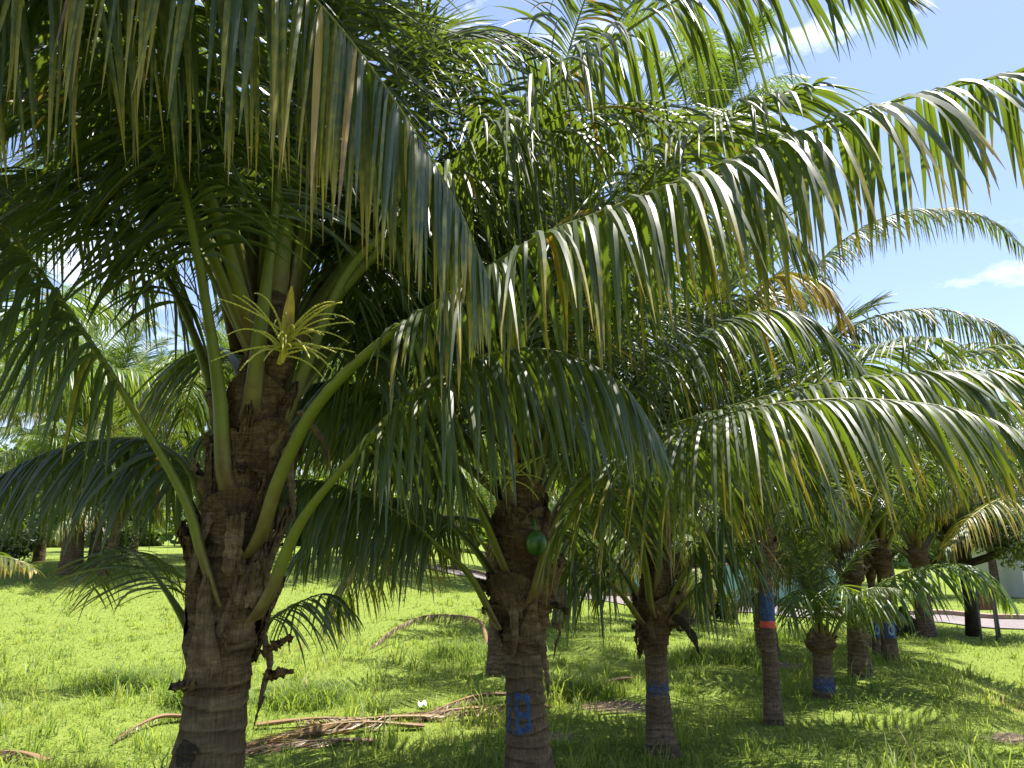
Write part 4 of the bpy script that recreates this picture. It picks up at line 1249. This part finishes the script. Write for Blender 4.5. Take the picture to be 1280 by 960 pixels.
FARLAB = 'sunlit coconut palm of the back rows, its crown merging with its neighbours beyond the field'
r_ = np.random.default_rng(77)
spots = [(-14.5, 27.5, 5.2), (-9.5, 29, 5.0), (-4.5, 28.5, 5.0), (-0.6, 29.5, 4.6), (-18.5, 31, 6.0), (-12, 33, 6.2), (-7, 34, 6.0), (-2.5, 35, 6), (2.6, 34, 5.2), (6.6, 36, 5.0),
         (-24, 33, 6.6), (-21, 38, 7), (-15, 39, 7.4), (-9.5, 40, 7.2), (-4.5, 41, 7.2), (1, 41, 6.4), (10.5, 36, 4.4), (15, 36, 4.0), (20, 33, 3.6), (-28, 41, 8), (-22, 46, 8.4), (-13, 46, 8.4), (-6, 47, 8.2), (4.5, 46, 6.4), (12, 44, 5.2), (20, 42, 4.4)]
for i, (x, y, h) in enumerate(spots):
    r = np.random.default_rng(500 + i)
    z0 = float(height(x, y))
    b_ = np.array([x, y, z0])
    root = palm_root(b_, FARLAB, 'coconut palms of the back rows')
    lean = r.normal(0, .15)
    axp = [b_ + np.array([lean * k * k, 0, h * k - (.1 if k == 0 else 0)]) for k in np.linspace(0, 1, 6)]
    make_trunk(root, axp, [.24, .17, .15, .14, .14, .16], 600 + i, M_BARK, amp=.06, sides=12, dz=.04)
    generic_crown(root, (lean, 0, h + .2), r, (5, 9, 8, 3), r.uniform(1.0, 1.2), True, rad=.15)

# ------------------------------------------------------------------ trees, bushes and the far wood
def leaf_cloud(pb, blobs, n, size, r, dirup=.35):
    """Leaf-sized faces spread through lumpy volumes."""
    blobs = np.asarray(blobs, float)
    w = blobs[:, 3] ** 2; w = w / w.sum()
    k = r.choice(len(blobs), n, p=w)
    d = norm(r.normal(size=(n, 3)))
    rad = blobs[k, 3] * r.uniform(.35, 1.0, n) ** .6 * (1 + .18 * np.sin(d[:, 0] * 7 + k) * np.cos(d[:, 1] * 6))
    c = blobs[k, :3] + d * rad[:, None] * np.array([1, 1, .8])
    nn = norm(r.normal(size=(n, 3)) + d * .8 + [0, 0, dirup])
    a = norm(np.cross(nn, r.normal(size=(n, 3)))); b2 = np.cross(nn, a)
    s = (size * r.uniform(.6, 1.3, n))[:, None]
    V = np.stack([c - a * s, c + b2 * s * .45, c + a * s, c - b2 * s * .45], 1).reshape(-1, 3)
    Q = np.arange(n * 4).reshape(-1, 4)
    A = np.repeat(np.stack([np.clip(r.normal(.06, .05, n), 0, 1), r.random(n), np.zeros(n)], 1), 4, 0)
    pb.add(V, Q, None, A)


def bush(loc, size, label, seed, mat=None, n=1500, leaf=.07):
    r = np.random.default_rng(seed)
    root = tag(link('bush', None, None, None, loc), label, 'bush', 'low bushes at the field edge')
    st = Parts()
    for k in range(5):
        a = r.uniform(0, 6.28)
        tip = np.array([math.cos(a) * size * .5, math.sin(a) * size * .4, size * r.uniform(.5, .9)])
        st.tube([[0, 0, -.05], tip * .5 + [0, 0, .1], tip], [.02, .014, .006], 6)
    st.build('stem', M_DARKBARK, root, True, False)
    pb = Parts()
    blobs = [(r.normal(0, .45) * size, r.normal(0, .3) * size, size * r.uniform(.25, .7), size * r.uniform(.3, .5)) for _ in range(7)]
    leaf_cloud(pb, blobs, n, leaf, r)
    pb.build('foliage', mat or M_LEAF, root, False)
    return root


for i, (px, Y, s, lab) in enumerate([(25, 30, 1.6, 'dark bush at the far left edge of the field beside the thick dark trunk'),
                                     (135, 31, 1.4, 'dark bush right of the leaning trunk at the far left'),
                                     (880, 23.2, 1.0, 'leafy bush by the short fat palm in front of the green wall'),
                                     (1110, 20.5, .8, 'dark little bush between the tagged trunk and the bottle footed palm')]):
    p = at(px, 700, Y)
    bush((p[0], Y, float(height(p[0], Y))), s, lab, 800 + i, n=2600 if s > .5 else 900, leaf=.09 if s > .5 else .04)


def broadleaf(loc, H, label, seed, cr=2.2):
    r = np.random.default_rng(seed)
    root = tag(link('broadleaf_tree', None, None, None, loc), label, 'tree')
    tk = Parts()
    tk.tube([[0, 0, -.1], [.03, 0, H * .2], [-.04, .02, H * .42], [.0, 0, H * .6]], [.18, .14, .13, .09], 14)
    blobs = []
    for k in range(7):
        a = k * .9 + r.uniform(-.3, .3)
        tip = np.array([math.cos(a) * cr * .7, math.sin(a) * cr * .7, H * r.uniform(.55, .95)])
        tk.tube([[0, 0, H * .42], tip * [.4, .4, 1] * [1, 1, .8], tip], [.1, .06, .02], 8)
        blobs.append((*tip, cr * r.uniform(.35, .5)))
        blobs.append((*(tip * [.5, .5, 1.05]), cr * r.uniform(.3, .5)))
    tk.build('trunk', M_DARKBARK, root, True, False)
    pb = Parts()
    leaf_cloud(pb, blobs, 16000, .065, r)
    pb.build('crown', M_LEAF, root, False)
    return root


p = at(1214, 776, 20.5)
broadleaf((p[0], 20.5, float(height(p[0], 20.5))), 4.2, 'dark trunked leafy tree beside the small red board near the road', 900, 2.0)


def treeline():
    r = np.random.default_rng(5)
    pb = Parts()
    blobs = []
    for k in range(520):
        x = r.uniform(-75, 75); y = 62 + r.uniform(0, 12)
        top = 8.5 - 4.6 * float(sstep(0, 28, x)) + 1.5 * math.sin(x * .4)
        blobs.append((x, y, float(height(x, 40)) + r.uniform(.0, .95) * top, r.uniform(1.4, 2.6)))
    leaf_cloud(pb, blobs, 150000, .36, r)
    o = pb.build('treeline', M_LEAF_SUNLIT, None, False)
    tag(o, 'distant mass of green trees closing off the grove behind the palms', 'trees', None, 'stuff')


treeline()

# ------------------------------------------------------------------ wall, building, board, posts
pw = at(905, 757, 28.8)
wl = Parts()
zb = float(height(7.5, 29)) - .1
wl.box((7.6, 29.6, zb + .75), (8.4, .18, 1.5), -.5)
w_ = tag(wl.build('boundary_wall', M_TEAL, None, False, False), 'pale green wall across the far side of the road', 'wall')
cp = Parts(); cp.box((7.6, 29.6, zb + 1.54), (8.5, .26, .08), -.5); cp.build('coping', M_KERB, w_, False, False)

bx, by = at(1312, 750, 34)[0], 34.0
zb = float(height(bx, by))
hb = tag(link('house', None, None, None, (bx, by, zb)), 'low pale building at the far right edge beyond the road', 'building')
a_ = Parts(); a_.box((0, 0, 1.3), (4.2, 3.4, 2.8)); a_.build('wall', M_PALEWALL, hb, False, False)
a_ = Parts()
a_.add([(-2.5, -2.1, 2.68), (2.5, -2.1, 2.68), (2.5, 2.1, 2.68), (-2.5, 2.1, 2.68), (-1.2, 0, 3.6), (1.2, 0, 3.6)], [[0, 1, 5, 4], [2, 3, 4, 5], [0, 3, 2, 1]], [[1, 2, 5], [3, 0, 4]])
a_.build('roof', M_ROOF, hb, False, False)
for x_ in (-1.2, 1.1):
    fr = Parts(); fr.box((x_, -1.72, 1.5), (1.0, .06, 1.0)); fo = fr.build('window', M_WHITE, hb, False, False)
    gl = Parts(); gl.box((x_, -1.76, 1.5), (.86, .03, .86)); gl.build('pane', M_GLASS, fo, False, False)

p = at(1231, 752, 19.6)
bd = tag(link('notice_board', None, None, None, (p[0], 19.6, float(height(p[0], 19.6)))), 'small dark red board on two thin legs by the roadside', 'sign')
zt = p[2] - bd.location.z
a_ = Parts(); a_.box((0, -.03, zt + .05), (.34, .035, .50)); a_.build('board', M_BOARD, bd, False, False)
for sx in (-.18, .2):
    a_ = Parts(); a_.tube([[sx, 0, -.1], [sx * 1.0, 0, .4], [sx * .95, 0, zt + .3]], [.03, .027, .025], 8); a_.build('leg', M_POST, bd, True, False)
p = at(1247, 770, 20.2)
ps = Parts(); z0 = float(height(p[0], 20.2))
ps.tube([[p[0], 20.2, z0 - .1], [p[0] - .02, 20.2, z0 + .5], [p[0] - .04, 20.2, z0 + 1.1]], [.035, .03, .028], 8)
tag(ps.build('wooden_post', M_POST, None, True, False), 'thin bare post standing alone right of the red board', 'post')

# ------------------------------------------------------------------ fallen fronds and litter
def fallen(pts, label, seed, lmax=.5, dry=.8, zoff=.025, n=60, **kw):
    P, L_ = catmull(pts, 40)
    P[:, 2] = height(P[:, 0], P[:, 1]) + zoff + P[:, 2]
    b0 = P[0].copy(); b0[2] = float(height(b0[0], b0[1]))
    fl = lambda x, y: height(x, y)
    out, st = frond_data(P, L_, lmax=lmax, dry=dry, droop=3.0, vup=0, s0=.2, spacing=.022, width=.035, seed=seed, floor=fl, alpha=(26, 20, 12), ragged=.3, **kw)
    for i in range(len(out.V)): out.V[i] = out.V[i] - b0
    o = out.build('fallen_frond', M_LEAF, None)
    o.location = b0
    link('leaf_stalk', np_mesh('leaf_stalk', st[0] - b0, st[1], None, st[2]), M_STALK, o)
    return tag(o, label, 'dead frond', 'dead brown fronds lying on the grass')


def g(px, py, h=0.0):
    """ground point under a pixel (flat-ish ground), with a height to add"""
    Y = 6.0
    for _ in range(30):
        p = at(px, py, Y)
        Y = max(2, Y + (p[2] - float(height(p[0], Y))) * 3.0)
    return (p[0], Y, h)


LT = dict(alpha=(24, 18, 10), lmax=.75)
fallen([g(548, 900, .03), g(480, 905, .06), g(410, 914, .06), g(330, 932, .02)], 'uppermost reddish brown frond of the dead heap beside the shaggy front palm', 1, .8, .74)
fallen([g(530, 912, .03), g(450, 915, .09), g(380, 922, .07), g(300, 940, .01)], 'dark dead frond lying across the middle of the heap beside the shaggy front palm', 2, .85, .70)
fallen([g(470, 930, .02), g(420, 932, .04), g(360, 936, .03), g(300, 946, .0)], 'bleached flat dead frond at the lower edge of the heap beside the shaggy front palm', 9, .8, .76)
fallen([g(610, 888, .02), g(575, 892, .04), g(540, 897, .03), g(500, 902, .0)], 'pinkish dead frond lying flat in sun between the heap and the painted trunk', 10, .6, .86)
fallen([g(320, 912, .04), g(390, 908, .07), g(450, 905, .05), g(520, 898, .01)], 'dead frond pointing away from the shaggy front palm, at the back of the heap', 11, .7, .76)
fallen([g(640, 878, .10), g(600, 880, .10), g(560, 889, .06), g(520, 905, .02)], 'pale dead frond propped up behind the trunk of the centre palm', 3, .4, .95)
fallen([g(690, 890, .05), g(640, 893, .10), g(590, 900, .08), g(530, 903, .02)], 'brown dead frond with comb like leaflets left of the painted trunk', 4, .4, .72)
fallen([g(790, 852, .05), g(765, 856, .05), g(740, 862, .03), g(720, 868, .0)], 'bleached dead frond on the grass between the centre and slim palms', 5, .35, 1.0)
fallen([g(230, 902, .05), g(200, 906, .08), g(170, 916, .05), g(140, 932, .01)], 'greyish dead frond stalk on the grass left of the shaggy front palm', 6, .25, .95)
fallen([g(610, 815, .05), g(600, 800, .35), g(570, 795, .42), g(530, 797, .44), g(490, 806, .28), g(462, 818, .08)], 'dry brown frond arching over the sunny grass left of the centre palm', 7, .3, .85)
fallen([g(60, 960, .05), g(30, 955, .08), g(0, 950, .06), g(-40, 950, .0)], 'dark dead frond at the bottom left corner of the grass', 8, .4, .85)

p = g(528, 886)
sc_ = Parts()
q = np.linspace(0, 1, 8)
U, W = np.meshgrid(q - .5, q - .5)
sc_.add(np.stack([p[0] + U * .11, p[1] + W * .10, float(height(p[0], p[1])) + .07 + .02 * np.sin(U * 8) + .02 * np.cos(W * 7)], -1).reshape(-1, 3), grid_quads(8, 8))
tag(sc_.build('plastic_scrap', M_SCRAP, None, True, False), 'crumpled white plastic scrap in the sunny grass left of the centre palm', 'litter')

# ------------------------------------------------------------------ grass
def blades(n, y0, y1, hmin, hmax, wid, seed, power=1.0, clump=0, xr=0.82, tone=(.5, .2), road_gap=2.1, lean=.55):
    r = np.random.default_rng(seed)
    u = r.random(n)
    y = y0 * (y1 / y0) ** u
    x = r.uniform(-1, 1, n) * (xr * y + .8)
    if clump:
        m = n // clump
        cx, cy = x[:m].repeat(clump), y[:m].repeat(clump)
        k = len(cx)
        x = cx + r.normal(0, .05, k); y = cy + r.normal(0, .05, k)
    k = len(x)
    rp_, _ = catmull([(a, b_, 0) for a, b_ in ROAD], 200)
    yr = np.interp(x, rp_[:, 0], rp_[:, 1], left=99, right=99)
    keep = (np.abs(y - yr) > road_gap)
    dm = dirt_mask(x, y)
    keep &= r.random(k) > dm * 1.1
    x, y = x[keep], y[keep]; k = len(x)
    z = height(x, y)
    patch = .5 + .5 * np.sin(x * .8 + 1.3) * np.cos(y * .6 + .4) * .8 + .25 * np.sin(x * 2.3 - y * 1.7)
    h = (hmin + (hmax - hmin) * r.random(k) ** 2) * (.7 + .6 * np.clip(patch, 0, 1))
    w = wid * (y / 6.0) ** .75 * r.uniform(.7, 1.3, k)
    az = r.uniform(0, 6.28, k)
    d = np.stack([np.cos(az), np.sin(az), 0 * az], 1)
    s = np.stack([-d[:, 1], d[:, 0], 0 * az], 1)
    ln = (lean * r.uniform(.2, 1.5, k) * h)[:, None]
    p0 = np.stack([x, y, z - .01], 1)
    up = np.array([0, 0, 1.0])
    p1 = p0 + up * (h * .6)[:, None] + d * ln * .35
    p2 = p0 + up * (h * r.uniform(.75, 1.0, k))[:, None] + d * ln
    sw = s * w[:, None]
    V = np.stack([p0 - sw * .7, p0 + sw * .7, p1 + sw, p1 - sw, p2], 1).reshape(-1, 3)
    b0 = np.arange(k)[:, None] * 5
    Q = b0 + np.array([0, 1, 2, 3]); T = b0 + np.array([3, 2, 4])
    edge = 2.6 + .32 * y
    dryb = .42 * sstep(-.4, 1.4, x - edge) * sstep(16, 10, y)
    c = np.clip(r.normal(tone[0], tone[1], k) + .34 * (patch - .5) + dryb, 0, 1)
    A = np.repeat(np.stack([c, r.random(k), 0 * c], 1), 5, 0)
    return V, Q, T, A


gp = Parts()
gp.add(*blades(260000, 3.2, 34, .02, .075, .0036, 1, tone=(.56, .17)))
gp.add(*blades(50000, 3.2, 9, .02, .05, .009, 2, tone=(.38, .2), lean=1.6))
gp.add(*blades(46000, 4.0, 26, .08, .25, .0034, 3, clump=14, tone=(.62, .14), lean=.8))
gp.add(*blades(3200, 5.0, 15, .20, .50, .0055, 4, clump=13, tone=(.6, .14), lean=.8))
for cx_, cy_, rr_c in [(715, 872, .55), (600, 822, .9), (880, 825, .9), (160, 860, .8), (980, 800, .8), (380, 880, .6), (250, 880, .4)]:
    q_ = g(cx_, cy_)
    Vb, Qb, Tb, Ab = blades(3000, 4, 10, .12, .34, .005, int(cx_), tone=(.30, .12), lean=.9, road_gap=0)
    Vb = Vb.reshape(-1, 5, 3)
    rc = np.random.default_rng(int(cx_))
    tgt = np.stack([q_[0] + rc.normal(0, rr_c * .5, len(Vb)), q_[1] + rc.normal(0, rr_c * .4, len(Vb))], 1)
    sh = tgt - Vb[:, 0, :2]
    Vb[:, :, 2] += (height(tgt[:, 0], tgt[:, 1]) - height(Vb[:, 0, 0], Vb[:, 0, 1]))[:, None]
    Vb[:, :, :2] += sh[:, None]
    gp.add(Vb.reshape(-1, 3), Qb, Tb, Ab)
tag(gp.build('grass', M_GRASS, None, True), 'short bright grass and weeds covering the ground under the palms', 'grass', None, 'stuff')
